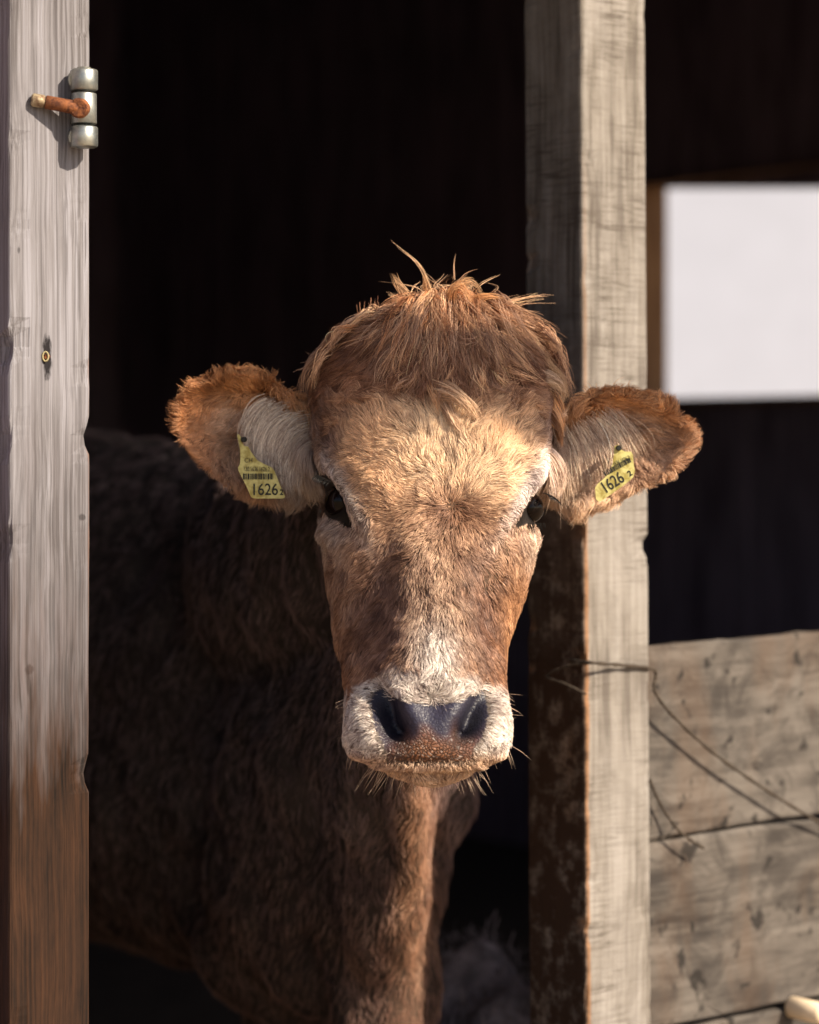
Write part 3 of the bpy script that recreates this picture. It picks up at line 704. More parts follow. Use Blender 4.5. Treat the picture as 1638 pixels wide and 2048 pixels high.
def coat(v):
    px, py, eL, eR, hd = regions(v); n = len(v); c = np.zeros((n, 3))
    # head
    h = np.tile(np.array([.30, .17, .09]), (n, 1))
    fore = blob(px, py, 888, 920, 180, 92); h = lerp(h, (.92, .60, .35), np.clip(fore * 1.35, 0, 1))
    h = lerp(h, (1.15, .90, .62), np.clip(blob(px, py, 880, 890, 60, 80) * 1.1 + blob(px, py, 1000, 960, 60, 40) * .7, 0, 1) * .8)  # forehead sun patch painted in as paler fur
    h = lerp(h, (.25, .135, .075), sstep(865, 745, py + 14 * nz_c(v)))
    h = lerp(h, (.36, .235, .145), np.clip(blob(px, py, 865, 1130, 120, 110) * 1.1, 0, 1) * .8)
    h = lerp(h, (.44, .33, .23), np.clip(blob(px, py, 868, 1240, 60, 110) * 1.1, 0, 1) * .8)
    h = lerp(h, (.13, .085, .06), np.clip(blob(px, py, 768, 1235, 100, 38, 95) * 1.25, 0, 1) * .9)  # left of the bridge darkened, its shade put into the coat
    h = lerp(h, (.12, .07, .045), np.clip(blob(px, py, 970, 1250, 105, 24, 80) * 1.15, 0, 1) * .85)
    h = lerp(h, (.16, .08, .04), np.clip(blob(px, py, 900, 1020, 60, 26) , 0, 1) * .75)
    h = lerp(h, (.42, .23, .11), np.clip(blob(px, py, 1020, 1250, 70, 22, 100), 0, 1) * .8)  # orange cheek paints the warm sun on that side
    h = lerp(h, (.34, .25, .18), np.clip(blob(px, py, 660, 1150, 110, 40, 85), 0, 1) * .6)
    # temples darkened to paint their shade, pale rings round the eyes
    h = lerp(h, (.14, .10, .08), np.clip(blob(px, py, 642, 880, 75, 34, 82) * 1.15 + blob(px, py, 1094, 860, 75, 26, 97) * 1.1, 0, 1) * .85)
    h = lerp(h, (.46, .42, .37), np.clip(blob(px, py, 692, 985, 70, 15, 60) * 1.3 + blob(px, py, 655, 1075, 24, 30, 30), 0, 1) * .9)
    h = lerp(h, (.62, .56, .54), np.clip(blob(px, py, 655, 935, 22, 14, 30), 0, 1) * .8)
    h = lerp(h, (.70, .62, .58), np.clip(blob(px, py, 1052, 980, 70, 14, 122) * 1.3 + blob(px, py, 1082, 950, 20, 10, 110), 0, 1) * .95)
    h = lerp(h, (.72, .58, .45), np.clip(blob(px, py, 1072, 1085, 30, 22, 100) * 1.2, 0, 1) * .9)
    # white muzzle with a blaze rising up the bridge
    mz = sstep(1, -1, (np.hypot((px - 858) / 196, (py - 1470) / 138) - 1) * 9 + nz_c(v) * .5)
    mz = np.maximum(mz, np.clip(blob(px, py, 872, 1310, 44, 24, 90) * 1.5, 0, 1))
    mz = np.maximum(mz, (py > 1500).astype(float))
    h = lerp(h, (.66, .61, .545), np.clip(mz, 0, 1))
    h = lerp(h, (.58, .36, .20), sstep(1494, 1522, py) * .75)  # orange lower lip paints the warm bounce from below
    h = lerp(h, (.60, .46, .34), np.clip(blob(px, py, 664, 1090, 34, 16, 70), 0, 1) * .5)
    h = h * (.76 + .24 * np.clip(fore * 1.5, 0, 1) + .06 * np.clip(mz, 0, 1))[:, None]  # coat dimmed outside the forehead to strengthen the painted sun patch
    # ears
    e = np.tile(np.array([.42, .26, .16]), (n, 1))
    for (sel, cx, cy) in ((eL, 480, 870), (eR, 1250, 890)):
        rim = sstep(.50, .95, np.hypot((px - cx) / 135, (py - cy) / 115)); up = sstep(cy, cy - 70, py)
        x = np.tile(np.array([.50, .34, .225]), (n, 1)); x = lerp(x, (.54, .29, .135), np.clip(rim * up + rim * .35, 0, 1))
        if cx < 800:
            x = lerp(x, (.36, .30, .24), sstep(520, 580, px) * sstep(800, 860, py)); x = lerp(x, (.48, .22, .09), sstep(470, 400, px) * .7)
        else:
            x = lerp(x, (.46, .35, .26), sstep(1260, 1160, px) * sstep(820, 870, py)); x = lerp(x, (.66, .44, .26), sstep(950, 1010, py + (px - 1250) * .3))
        e[sel] = x[sel]
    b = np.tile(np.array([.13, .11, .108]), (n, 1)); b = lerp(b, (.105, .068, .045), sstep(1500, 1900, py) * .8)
    b = lerp(b, (.26, .155, .09), blob(px, py, 832, 1720, 260, 26, 93) * sstep(.55, .45, v[:, 1]))  # lighter strip paints the lit edge of the dewlap
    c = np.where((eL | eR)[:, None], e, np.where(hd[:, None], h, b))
    c = c * (1 + .16 * nz_c(v) + .12 * nz_f(v) + .08 * nz_b(v))[:, None]
    return np.clip(c, .01, 2)
def bare(v):
    """bare skin: nose pad, eyelids"""
    px, py, eL, eR, hd = regions(v)
    pad = in_poly(px, py, PAD) & hd & (v[:, 1] < -.08); ey = (in_poly(px, py, EYEL) | in_poly(px, py, EYER)) & hd
    return pad, ey
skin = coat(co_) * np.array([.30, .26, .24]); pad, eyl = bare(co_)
ppx, ppy = proj(co_)
pc = np.tile(np.array([.030, .028, .050]), (nv, 1)); low_ = sstep(1440, 1500, ppy + 10 * nz_c(co_)) * np.exp(-((ppx - 862) / 95) ** 4)
pc = lerp(pc, (.27, .115, .055), low_); pc = lerp(pc, (.010, .010, .020), np.clip(blob(ppx, ppy, 778, 1440, 46, 20, 70) * 1.3 + blob(ppx, ppy, 942, 1440, 44, 18, 122) * 1.3, 0, 1))  # orange lower pad: pigment plus painted warm light
skin = np.clip(skin, 0, 1); facing = hd_ = (co_[:, 1] < -.08) & (ppy < 1575) & (ppy > 1300)
dpad = np.where(facing, sdf(ppx, ppy, PAD), -60); pc[ppy < 1200] = (.012, .009, .008)
near_eye = (co_[:, 1] < .09) & (ppy > 900) & (ppy < 1100) & (ppx > 625) & (ppx < 1108)
dey = np.where(near_eye, np.maximum(sdf(ppx, ppy, EYEL), sdf(ppx, ppy, EYER)) + 7, -60)
dall = np.clip(np.maximum(dpad, dey), -60, 60)
ca = me.color_attributes.new('coat', 'FLOAT_COLOR', 'POINT'); ca.data.foreach_set('color', np.c_[skin, np.ones(nv)].astype(np.float32).ravel())
pa = me.attributes.new('pad', 'FLOAT', 'POINT'); pa.data.foreach_set('value', dall.astype(np.float32))
pb_ = me.color_attributes.new('bare', 'FLOAT_COLOR', 'POINT'); pb_.data.foreach_set('color', np.c_[pc, np.ones(nv)].astype(np.float32).ravel())
pl_ = me.attributes.new('pebble', 'FLOAT', 'POINT'); pl_.data.foreach_set('value', ((dpad > -8) * (.25 + .75 * low_)).astype(np.float32))

m, nt, b = mat('cow_skin')
at = node(nt, "ShaderNodeAttribute"); at.attribute_name = 'coat'; ap = node(nt, "ShaderNodeAttribute"); ap.attribute_name = 'pad'
al = node(nt, "ShaderNodeAttribute"); al.attribute_name = 'pebble'
tc = node(nt, "ShaderNodeTexCoord").outputs['Object']
vo = node(nt, "ShaderNodeTexVoronoi"); vo.feature = 'DISTANCE_TO_EDGE'; vo.inputs['Scale'].default_value = 290
wv = node(nt, "ShaderNodeVectorMath", operation='ADD'); nn = node(nt, "ShaderNodeTexNoise"); nn.inputs['Scale'].default_value = 60
nt.links.new(tc, nn.inputs['Vector']); sc2 = node(nt, "ShaderNodeVectorMath", operation='SCALE'); nt.links.new(nn.outputs['Color'], sc2.inputs[0]); sc2.inputs['Scale'].default_value = .012
nt.links.new(tc, wv.inputs[0]); nt.links.new(sc2.outputs[0], wv.inputs[1]); nt.links.new(wv.outputs[0], vo.inputs['Vector'])
crack = ramp(nt, vo.outputs['Distance'], [(0.02, (0, 0, 0)), (0.22, (1, 1, 1))])
nsm = noise(nt, tc, 260, 3, .6)
padm = ramp(nt, mathn(nt, 'ADD', mathn(nt, 'MULTIPLY', ap.outputs['Fac'], .08), mathn(nt, 'MULTIPLY', mathn(nt, 'SUBTRACT', nsm, .5), 1.1)), [(0.0, (0, 0, 0)), (.35, (1, 1, 1))])
ab = node(nt, "ShaderNodeAttribute"); ab.attribute_name = 'bare'; base_c = mixc(nt, padm, at.outputs['Color'], ab.outputs['Color'])
cm = mixc(nt, mathn(nt, 'MULTIPLY', mathn(nt, 'SUBTRACT', 1.0, crack), mathn(nt, 'MULTIPLY', al.outputs['Fac'], .8)), base_c, (.02, .012, .01))
nt.links.new(cm, b.inputs['Base Color'])
nt.links.new(mathn(nt, 'SUBTRACT', .85, mathn(nt, 'MULTIPLY', padm, .40)), b.inputs['Roughness']); b.inputs['Specular IOR Level'].default_value = .4
bp = node(nt, "ShaderNodeBump"); bp.inputs['Distance'].default_value = .0022; nt.links.new(mathn(nt, 'MULTIPLY', al.outputs['Fac'], .9), bp.inputs['Strength'])
nt.links.new(crack, bp.inputs['Height']); nt.links.new(bp.outputs[0], b.inputs['Normal'])
me.materials.clear(); me.materials.append(m)
cow = bpy.data.objects.new('cow', me); COL.objects.link(cow)
tag(cow, 'brown shaggy young cow with two yellow ear tags looking out of the barn door', 'cow')

# ---- fur
def hair_mat(name, rough=.42, alt=None):
    m = bpy.data.materials.new(name); m.use_nodes = True; nt = m.node_tree; nt.nodes.clear()
    o = nt.nodes.new("ShaderNodeOutputMaterial"); h = nt.nodes.new("ShaderNodeBsdfPrincipled")
    a = nt.nodes.new("ShaderNodeAttribute"); a.attribute_name = 'hair_color'
    nt.links.new(a.outputs['Color'], h.inputs['Base Color']); h.inputs['Roughness'].default_value = rough; h.inputs['Specular IOR Level'].default_value = .35
    nt.links.new(h.outputs[0], o.inputs[0]); return m
MH = hair_mat('cow_hair')
def make_curves(name, pts, rad, colr, parent, matl=MH):
    """pts (N,K,3), rad (N,K), colr (N,3)"""
    N, K, _ = pts.shape
    hc = bpy.data.hair_curves.new(name); hc.add_curves([K] * N)
    hc.attributes['position'].data.foreach_set('vector', pts.astype(np.float32).ravel()) if 'position' in hc.attributes else hc.position_data.foreach_set('vector', pts.astype(np.float32).ravel())
    ra = hc.attributes.get('radius') or hc.attributes.new('radius', 'FLOAT', 'POINT'); ra.data.foreach_set('value', rad.astype(np.float32).ravel())
    c = hc.attributes.new('hair_color', 'FLOAT_COLOR', 'CURVE'); colr = colr / np.maximum(1, colr.max(1) / .97)[:, None]; colr = np.clip(colr, 0, 1) ** np.array([.80, .925, .93]) if name not in ('eyelashes',) else colr; c.data.foreach_set('color', np.c_[colr, np.ones(N)].astype(np.float32).ravel())
    hc.materials.append(matl); o = bpy.data.objects.new(name, hc); COL.objects.link(o); o.parent = parent; return o
me.calc_loop_triangles(); nt_ = len(me.loop_triangles); tri = np.zeros(nt_ * 3, dtype=np.int32); me.loop_triangles.foreach_get('vertices', tri); tri = tri.reshape(-1, 3)
tv = co_[tri]; tn = np.cross(tv[:, 1] - tv[:, 0], tv[:, 2] - tv[:, 0]); area = np.linalg.norm(tn, axis=1) / 2; cen = tv.mean(1)
_, _, cL, cR, cH = regions(cen); cE = cL | cR
tn /= (area[:, None] * 2 + 1e-12)
def sample(weight, n):
    p = area * weight; p /= p.sum(); i = rng.choice(len(p), n, p=p); u, v = rng.random(n), rng.random(n); f = u + v > 1; u[f], v[f] = 1 - u[f], 1 - v[f]
    t = tri[i]; a, b_, c = co_[t[:, 0]], co_[t[:, 1]], co_[t[:, 2]]; w0 = (1 - u - v)[:, None]
    pos = a * w0 + b_ * u[:, None] + c * v[:, None]; nn = nrm[t[:, 0]] * w0 + nrm[t[:, 1]] * u[:, None] + nrm[t[:, 2]] * v[:, None]
    nn /= np.linalg.norm(nn, axis=1)[:, None] + 1e-9; return pos, nn
def tangent(nn, fx, fy, fd=None):
    """image-like direction (fx right, fy down) laid into the surface"""
    d = np.stack([fx, np.zeros_like(fx) if fd is None else fd, -fy], 1); d -= nn * (d * nn).sum(1)[:, None]
    return d / (np.linalg.norm(d, axis=1)[:, None] + 1e-9)
def cell_clump(pts, root, size, amt, seed, warp=.6):
    """pull each strand towards the middle strand of its lock"""
    nzx = [Noise(size * 4, 8, seed + k) for k in range(3)]
    q = root + np.stack([z(root) for z in nzx], 1) * size * warp
    r = np.random.default_rng(seed); q = q + r.normal(0, size * .22, q.shape); key = np.floor(q / size).astype(np.int64)
    kk = (key[:, 0] * 73856093) ^ (key[:, 1] * 19349663) ^ (key[:, 2] * 83492791); _, inv = np.unique(kk, return_inverse=True); cnt = np.bincount(inv).astype(float)
    K = pts.shape[1]; g = np.linspace(0, 1, K) ** 1.3; rel = amt if np.ndim(amt) else np.full(len(pts), amt)
    for k in range(1, K):
        mn = np.stack([np.bincount(inv, pts[:, k, a]) for a in range(3)], 1) / cnt[:, None]
        pts[:, k] += (mn[inv] - pts[:, k]) * (g[k] * rel)[:, None]
    return pts, inv, len(cnt)
def grow(pos, nn, tg, L, lift, droop=0.0, K=6, curl=0.0, curl_n=1.5, seed=0, side=None, bend=None):
    """strands that leave at an angle and lie down along the coat"""
    r = np.random.default_rng(seed); N = len(pos); pts = np.zeros((N, K, 3)); pts[:, 0] = pos - nn * .0004; cur = pts[:, 0].copy()
    b = np.cross(nn, tg); ph = r.uniform(0, 6.28, N); cr = curl * r.uniform(.3, 1, N)
    lift = np.broadcast_to(lift, (N,)); L = np.broadcast_to(L, (N,)); droop = np.broadcast_to(droop, (N,))
    for k in range(1, K):
        f = (k - .5) / (K - 1)
        d = tg * (1 - lift * (1 - f))[:, None] + nn * (lift * (1 - f) * 1.2 + .085)[:, None] + b * (cr * np.sin(ph + f * 6.28 * curl_n))[:, None]
        d[:, 2] -= droop * f
        if bend is not None: d = d + bend * f
        d /= np.linalg.norm(d, axis=1)[:, None] + 1e-9; cur = cur + d * (L / (K - 1))[:, None]; pts[:, k] = cur
    return pts
def radii(N, K, r0, tip=.15):
    g = np.linspace(0, 1, K); prof = np.where(g < .5, 1.0, 1 - (g - .5) * 2 * (1 - tip)); return (np.broadcast_to(r0, (N,))[:, None]) * prof[None]
nzd = [Noise(.045, 12, 31), Noise(.016, 12, 32), Noise(.05, 12, 33)]
DEN = 1.0
# head coat
def face_flow(px, py, v):
    dx, dy = (px - 903), (py - 1012); r = np.hypot(dx, dy) + 1e-6
    fx, fy = dx / r, dy / r
    w_lo = sstep(1040, 1180, py)[...]                                   # below the whorl the coat runs down
    mid = 868; sx = (px - mid) / 150
    gx, gy = sx * .75, np.ones_like(px)
    ctr = np.exp(-((px - mid) / 28) ** 2) * sstep(1120, 1180, py) * sstep(1330, 1280, py)
    gx = gx - np.sign(px - mid) * ctr * .5
    fx = fx * (1 - w_lo) + gx * w_lo; fy = fy * (1 - w_lo) + gy * w_lo
    # temples and brow: along the brow, upwards-out above the eyes
    top = sstep(830, 760, py); fx = fx * (1 - top) + (dx / 150) * top; fy = fy * (1 - top) + .55 * top
    side = np.clip(blob(px, py, 680, 1010, 70, 30, 60) + blob(px, py, 1062, 1000, 60, 26, 120), 0, 1)
    sg = np.where(px < 880, -1., 1.); fx = fx * (1 - side) + (-sg * -.25) * side; fy = fy * (1 - side) + .9 * side
    # muzzle: away from the nose pad
    mz = sstep(1325, 1375, py); mx, my = (px - 862) / 120, (py - 1440) / 90; my = np.where(py > 1440, np.maximum(my, .3), my * .4 + .2); fx = fx * (1 - mz) + mx * mz; fy = fy * (1 - mz) + my * mz
    a = nzd[0](v) * .38 + nzd[1](v) * .30; c, s = np.cos(a), np.sin(a)
    return fx * c - fy * s, fx * s + fy * c
wH = cH.astype(float) * np.where(tn[:, 1] < .35, 1, .35) 
pos, nn = sample(wH, int(210000 * DEN)); pd, ey = bare(pos); 
qx, qy = proj(pos); dd_ = np.where(pos[:, 1] < -.08, sdf(qx, qy, PAD), -60); deye = np.maximum(sdf(qx, qy, EYEL), sdf(qx, qy, EYER)); keep = (deye < -2) & (dd_ < rng.normal(-1, 5, len(pos))); pos, nn = pos[keep], nn[keep]
px, py = proj(pos); fx, fy = face_flow(px, py, pos); tg = tangent(nn, fx, fy)
L = np.full(len(pos), .0135); L *= 1 - .48 * sstep(1330, 1390, py); L *= 1 - .45 * np.clip(blob(px, py, 690, 985, 70, 30, 60) + blob(px, py, 1055, 985, 66, 28, 122), 0, 1)
deye = deye[keep]; L *= .5 + .5 * sstep(6, 34, -deye); L *= 1 + .55 * sstep(960, 800, py); L *= np.where(py > 1532, 1.0, np.where(py > 1488, .55, 1)); L *= rng.uniform(.6, 1.25, len(pos))
lift = .25 + .10 * nzd[2](pos); lift = np.clip(lift, .20, .7) * (1 + .5 * sstep(1330, 1390, py))
pts = grow(pos, nn, tg, L, lift, .05, 6, .14, .8, 1)
ca_ = np.clip(.75 - .35 * sstep(1330, 1390, py), 0, 1)
pts, inv, nc = cell_clump(pts, pos, .0034, ca_, 41); pts, inv2, nc2 = cell_clump(pts, pos, .0080, ca_ * .4, 57)
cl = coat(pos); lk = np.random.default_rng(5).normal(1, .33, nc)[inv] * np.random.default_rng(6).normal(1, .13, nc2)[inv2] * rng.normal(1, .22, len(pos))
cl = np.clip(cl * np.clip(lk, .35, 1.7)[:, None], .01, 3)
spots = (np.random.default_rng(77).random(nc)[inv] < .05) & (rng.random(len(pos)) < .8) & (py > 1330) & (py < 1500); cl[spots] *= .12
make_curves('fur', pts, radii(len(pos), 6, .00021 * rng.uniform(.7, 1.4, len(pos))), cl, cow)

# ear coat
for (sel, cx, cy, sg, sd) in ((cL, 480, 875, -1, 71), (cR, 1248, 895, 1, 72)):
    pos, nn = sample(sel.astype(float), int(46000 * DEN)); px, py = proj(pos); N = len(pos)
    dx, dy = (px - cx) / 130, (py - cy) / 110; r = np.hypot(dx, dy); front = nn[:, 1] < .1
    fx, fy = dx / (r + .05), dy / (r + .05)
    upper = sstep(cy + 5, cy - 40, py)
    # front of the upper flap: hair falls outwards and down; the rest streams to the rim
    rim = sstep(.75, .98, r)
    ux = np.full(N, .55 * sg); uy = np.full(N, .95)
    wf = upper * front * (1 - rim * .9); fx = fx * (1 - wf) + ux * wf; fy = fy * (1 - wf) + uy * wf
    base = sstep(40, 100, (px - cx) * -sg) * front; fx = fx * (1 - base) + (.55 * sg * sstep(cy + 60, cy - 60, py) - .1 * sg) * base; fy = fy * (1 - base) + .9 * base
    a = nzd[0](pos) * .4 + nzd[1](pos) * .4; c, s = np.cos(a), np.sin(a); fx, fy = fx * c - fy * s, fx * s + fy * c
    fd = np.where(front, -.35, .1) * (1 - rim); tg = tangent(nn, fx, fy, fd)
    L = (.016 + .010 * base + .006 * wf + .010 * rim) * rng.uniform(.6, 1.3, N)
    pts = grow(pos, nn, tg, L, np.clip(.38 + .15 * nzd[2](pos) + .05 * rim, .1, .7), .12 + .3 * base, 7, .18, 1.0, sd)
    pts, inv, nc = cell_clump(pts, pos, .0055, .62, sd + 10); pts, inv2, nc2 = cell_clump(pts, pos, .013, .3, sd + 20)
    cl = coat(pos); lk = np.random.default_rng(sd).normal(1, .22, nc)[inv] * rng.normal(1, .15, N); cl = np.clip(cl * np.clip(lk, .35, 1.8)[:, None], .01, 3)
    make_curves('ear_fur', pts, radii(N, 7, .00024 * rng.uniform(.7, 1.5, N)), cl, cow)
    # long pale hair that hangs across the ear's hollow
    n2 = 1100 if sg < 0 else 900
    f = rng.random(n2); g = rng.random(n2)
    if sg < 0: rx = 618 - 88 * f; ry = 838 - 44 * f * (1 - g * .5) + 85 * g * (1 - f * .5)
    else: rx = 1112 + 120 * f; ry = 880 - 66 * f ** .7 + 70 * g * (1 - f * .5)
    rx = rx + rng.normal(0, 7, n2); ry = ry + rng.normal(0, 7, n2)
    rt = np.stack([P(a_, b_, .048 - .006 * g_) for a_, b_, g_ in zip(rx, ry, g)]); K = 11; pts = np.zeros((n2, K, 3)); cur = rt.copy(); Ls = rng.uniform(.040, .078, n2) * (1.15 - .35 * g) * (1 if sg < 0 else .85)
    ang0 = (2.75 - .7 * g + rng.normal(0, .14, n2)) if sg < 0 else (1.05 - .45 * f + .35 * g + rng.normal(0, .13, n2)); turn = (rng.normal(-2.0, .25, n2) + .9 * g) if sg < 0 else rng.normal(.35, .3, n2)
    if sg < 0: ang0 = np.pi * 1.0 - .15 * f - .9 * g + rng.normal(0, .12, n2); turn = -1.9 + 1.0 * g + rng.normal(0, .2, n2)
    pts[:, 0] = cur
    for k in range(1, K):
        t = k / (K - 1); an = ang0 + turn * t; d = np.stack([np.cos(an), -.42 + .55 * t + 0 * an, -np.sin(an)], 1); d /= np.linalg.norm(d, axis=1)[:, None]; cur = cur + d * (Ls / (K - 1))[:, None]; pts[:, k] = cur
    pts, inv, nc = cell_clump(pts, rt, .007, .7, sd + 5)
    cb = np.array([.50, .44, .36]) if sg < 0 else np.array([.58, .45, .33]); cl = cb * np.clip(rng.normal(1, .3, n2), .3, 1.6)[:, None] * np.clip(np.random.default_rng(sd).normal(1, .35, nc)[inv], .35, 1.7)[:, None]
    make_curves('ear_tuft', pts, radii(n2, K, .00020 * rng.uniform(.7, 1.3, n2)), np.clip(cl, .02, .95), cow)

# forelock: locks that fall from the poll over the brow
def lock_set():
    out = []; r = np.random.default_rng(88)
    def lock(path, n, spread, w, col, y=None, tipw=.35):
        """path: list of (px,py,depth)"""
        p = np.array([P(*q) for q in path]); K = 12; d = np.r_[0, np.cumsum(np.linalg.norm(np.diff(p, axis=0), axis=1))]; d /= d[-1]; t = np.linspace(0, 1, K)
        c = np.stack([np.interp(t, d, p[:, k]) for k in range(3)], 1)
        for _ in range(2): c[1:-1] = (c[:-2] + 2 * c[1:-1] + c[2:]) / 4
        o = r.normal(0, 1, (n, 3)) * spread; o[:, 1] *= .6; ln = r.uniform(.6, 1.0, n); ph = r.uniform(0, 6.28, n); am = r.uniform(0, 1, n) * w
        for i in range(n):
            tt = t * ln[i]; cc = np.stack([np.interp(tt, t, c[:, k]) for k in range(3)], 1)
            cc += o[i] * (1 - t * (1 - tipw))[:, None]; cc[:, 0] += am[i] * np.sin(ph[i] + t * 5) * t; cc[:, 2] += am[i] * np.cos(ph[i] * 2 + t * 4) * t * .7; cc[:, 1] -= am[i] * np.sin(ph[i] * 3 + t * 3) * t * .5
            out.append((cc, np.array(col) * max(.3, r.normal(1, .25))))
    gold = (.56, .345, .20); brown = (.18, .105, .062); grey = (.38, .25, .165); rust = (.50, .24, .11)
    def front(px, py): # depth just before the brow
        return np.interp(py, LV[:, 0], LV[:, 4]) + (abs(px - 888) / 235) ** 3 * .07 
    rr = r
    # wide fan
    for i in range(150):
        a = rr.uniform(-1, 1); x0 = 885 + a * 62 + rr.normal(0, 20); y0 = 612 + abs(a) * 22 + rr.uniform(-8, 30); x1 = 885 + a * 255 + rr.normal(0, 44); y1 = 780 - (1 - abs(a)) * 50 + rr.normal(0, 58)
        if abs(a) > .5: y1 = min(y1, 850)
        if rr.random() < .3: f_ = rr.uniform(.4, .8); x1 = x0 + (x1 - x0) * f_; y1 = y0 + (y1 - y0) * f_
        if x1 < 612: x1 = 612 + rr.uniform(0, 22)
        if x1 > 1130: x1 = 1130 - rr.uniform(0, 30)
        dd = lambda x, y: min(front(x, y), .05)
        m1 = (x0 * .62 + x1 * .38 , y0 * .70 + y1 * .30 - 10 - 14 * abs(a) + rr.normal(0, 5)); m2 = (x0 * .25 + x1 * .75 + rr.normal(0, 10), y0 * .36 + y1 * .64 - 10 - 10 * abs(a) + rr.normal(0, 6))
        col = gold if rr.random() < .45 else (grey if rr.random() < .55 else brown)
        lock([(x0, y0, dd(x0, y0) - .004), (*m1, dd(*m1) - rr.uniform(.010, .020)), (*m2, dd(*m2) - rr.uniform(.008, .022)), (x1, y1, dd(x1, y1) - rr.uniform(-.002, .014))], 26, .0030, .010, np.array(col) * rr.uniform(.25, 1.55), tipw=.25)
    for i in range(84):
        sg = 1 if rr.random() < .5 else -1; a = rr.random() ** .8
        ox = np.interp(a, [0, .35, .7, 1], [20, 130, 205, 238]); oy = np.interp(a, [0, .35, .7, 1], [606, 618, 658, 716]); bx = 885 + sg * ox * (.97 if sg > 0 else 1.0)
        ln = rr.uniform(35, 115); dx_ = np.interp(a, [0, .5, 1], [.75, .72, .30]) * ln; dy_ = np.interp(a, [0, .5, 1], [.35, .68, .95]) * ln; fl = rr.uniform(-4, 20); dp = rr.uniform(-.004, .045)
        col = np.array(gold if rr.random() < .5 else (brown if rr.random() < .6 else grey)) * rr.uniform(.5, 1.45)
        lock([(bx, oy + 8, dp + .008), (bx + sg * dx_ * .35, oy + dy_ * .25 - 8, dp - .004), (bx + sg * dx_ * .75, oy + dy_ * .65 - 3, dp - .004), (bx + sg * (dx_ * .86 + fl * .6), oy + dy_ * 1.0 + rr.normal(0, 12), dp + .002)], 16, .0034, .006, col, tipw=.2)
    # middle fringe, frizzy
    for i in range(80):
        x0 = rr.normal(888, 44); y0 = rr.uniform(600, 690); x1 = x0 + (x0 - 885) * .2 + rr.normal(0, 26); y1 = rr.uniform(705, 815) - abs(x1 - 885) * .25
        lock([(x0, y0, front(x0, y0) - .006), (x0 + rr.normal(0, 8), (y0 + y1) / 2, front(x0, (y0 + y1) / 2) - rr.uniform(.014, .028)), (x1, y1, front(x1, y1) - rr.uniform(.004, .014))], 26, .0050, .010, brown if rr.random() < .6 else grey, tipw=.6)
    for i in range(70):
        x0 = rr.normal(885, 60); y0 = rr.uniform(680, 750); x1 = x0 + (x0 - 885) * .3 + rr.normal(0, 24); y1 = y0 + rr.uniform(40, 105) * math.exp(-((x0 - 885) / 130) ** 2)
        lock([(x0, y0, front(x0, y0) - .008), ((x0 + x1) / 2 + rr.normal(0, 9), (y0 + y1) / 2, front(x0, (y0 + y1) / 2) - rr.uniform(.010, .024)), (x1, y1, front(x1, y1) - rr.uniform(.002, .012))], 13, .0030, .009, np.array(gold if rr.random() < .35 else (brown if rr.random() < .5 else grey)) * rr.uniform(.55, 1.4), tipw=.3)
    for i in range(46):
        sg = -1 if rr.random() < .5 else 1; x0 = 885 + sg * rr.uniform(90, 190); y0 = rr.uniform(700, 790); l = rr.uniform(40, 90)
        lock([(x0, y0, front(x0, y0) - .004), (x0 + sg * l * .4, y0 + l * .3, front(x0 + sg * l * .4, y0 + l * .3) - .012), (x0 + sg * l * .6, y0 + l * .9, front(x0 + sg * l * .6, y0 + l * .9) - .004)], 13, .0030, .006, np.array(brown if rr.random() < .5 else grey) * rr.uniform(.7, 1.5), tipw=.3)
    # tufts on the forehead
    lock([(878, 782, -.052), (910, 786, -.068), (940, 812, -.070), (960, 852, -.060)], 130, .0050, .004, (.62, .43, .27), tipw=.3)
    lock([(885, 800, -.052), (900, 830, -.068), (920, 860, -.066), (950, 872, -.062)], 60, .0040, .004, (.60, .42, .27), tipw=.3)
    lock([(855, 760, -.048), (868, 790, -.064), (878, 830, -.062)], 50, .0040, .004, (.5, .3, .16), tipw=.3)
    # outer drops beside the ears
    lock([(660, 690, .02), (620, 725, .015), (603, 765, .02), (606, 800, .025)], 50, .0045, .005, (.26, .17, .11))
    for k in range(5): lock([(1050 - 8 * k, 665, .01), (1085, 715 + 4 * k, .0), (1115 + 3 * k, 750, .005), (1130 + 2 * k, 792 + 2 * k, .015)], 60, .0040, .004, (.50, .34, .20))
    for k in range(3): lock([(1070, 745 + 6 * k, -.005), (1105, 752 + 5 * k, -.012), (1128, 778, -.006), (1126, 806, .004)], 60, .0038, .004, (.52, .38, .26))
    # crown of rusty curls and the wisps that stand up
    for i in range(60):
        x0 = rr.normal(890, 52); y0 = 600 + abs(x0 - 890) * .22 + rr.uniform(-6, 22); dxx = np.clip(rr.normal((x0 - 890) * .6, 34), -70, 70); up = rr.uniform(4, 44) * math.exp(-((x0 - 885) / 75) ** 2)
        lock([(x0, y0 + 8, .02), (x0 + dxx * .3, y0 - up * .8, rr.uniform(-.02, .03)), (x0 + dxx * .9, y0 - up * .5 + 4, rr.uniform(-.03, .02)), (x0 + dxx * 1.4, y0 + rr.uniform(4, 34), rr.uniform(-.03, .01))], 18, .0036, .007, np.array(rust if rr.random() < .5 else gold) * rr.uniform(.55, 1.4), tipw=.35)
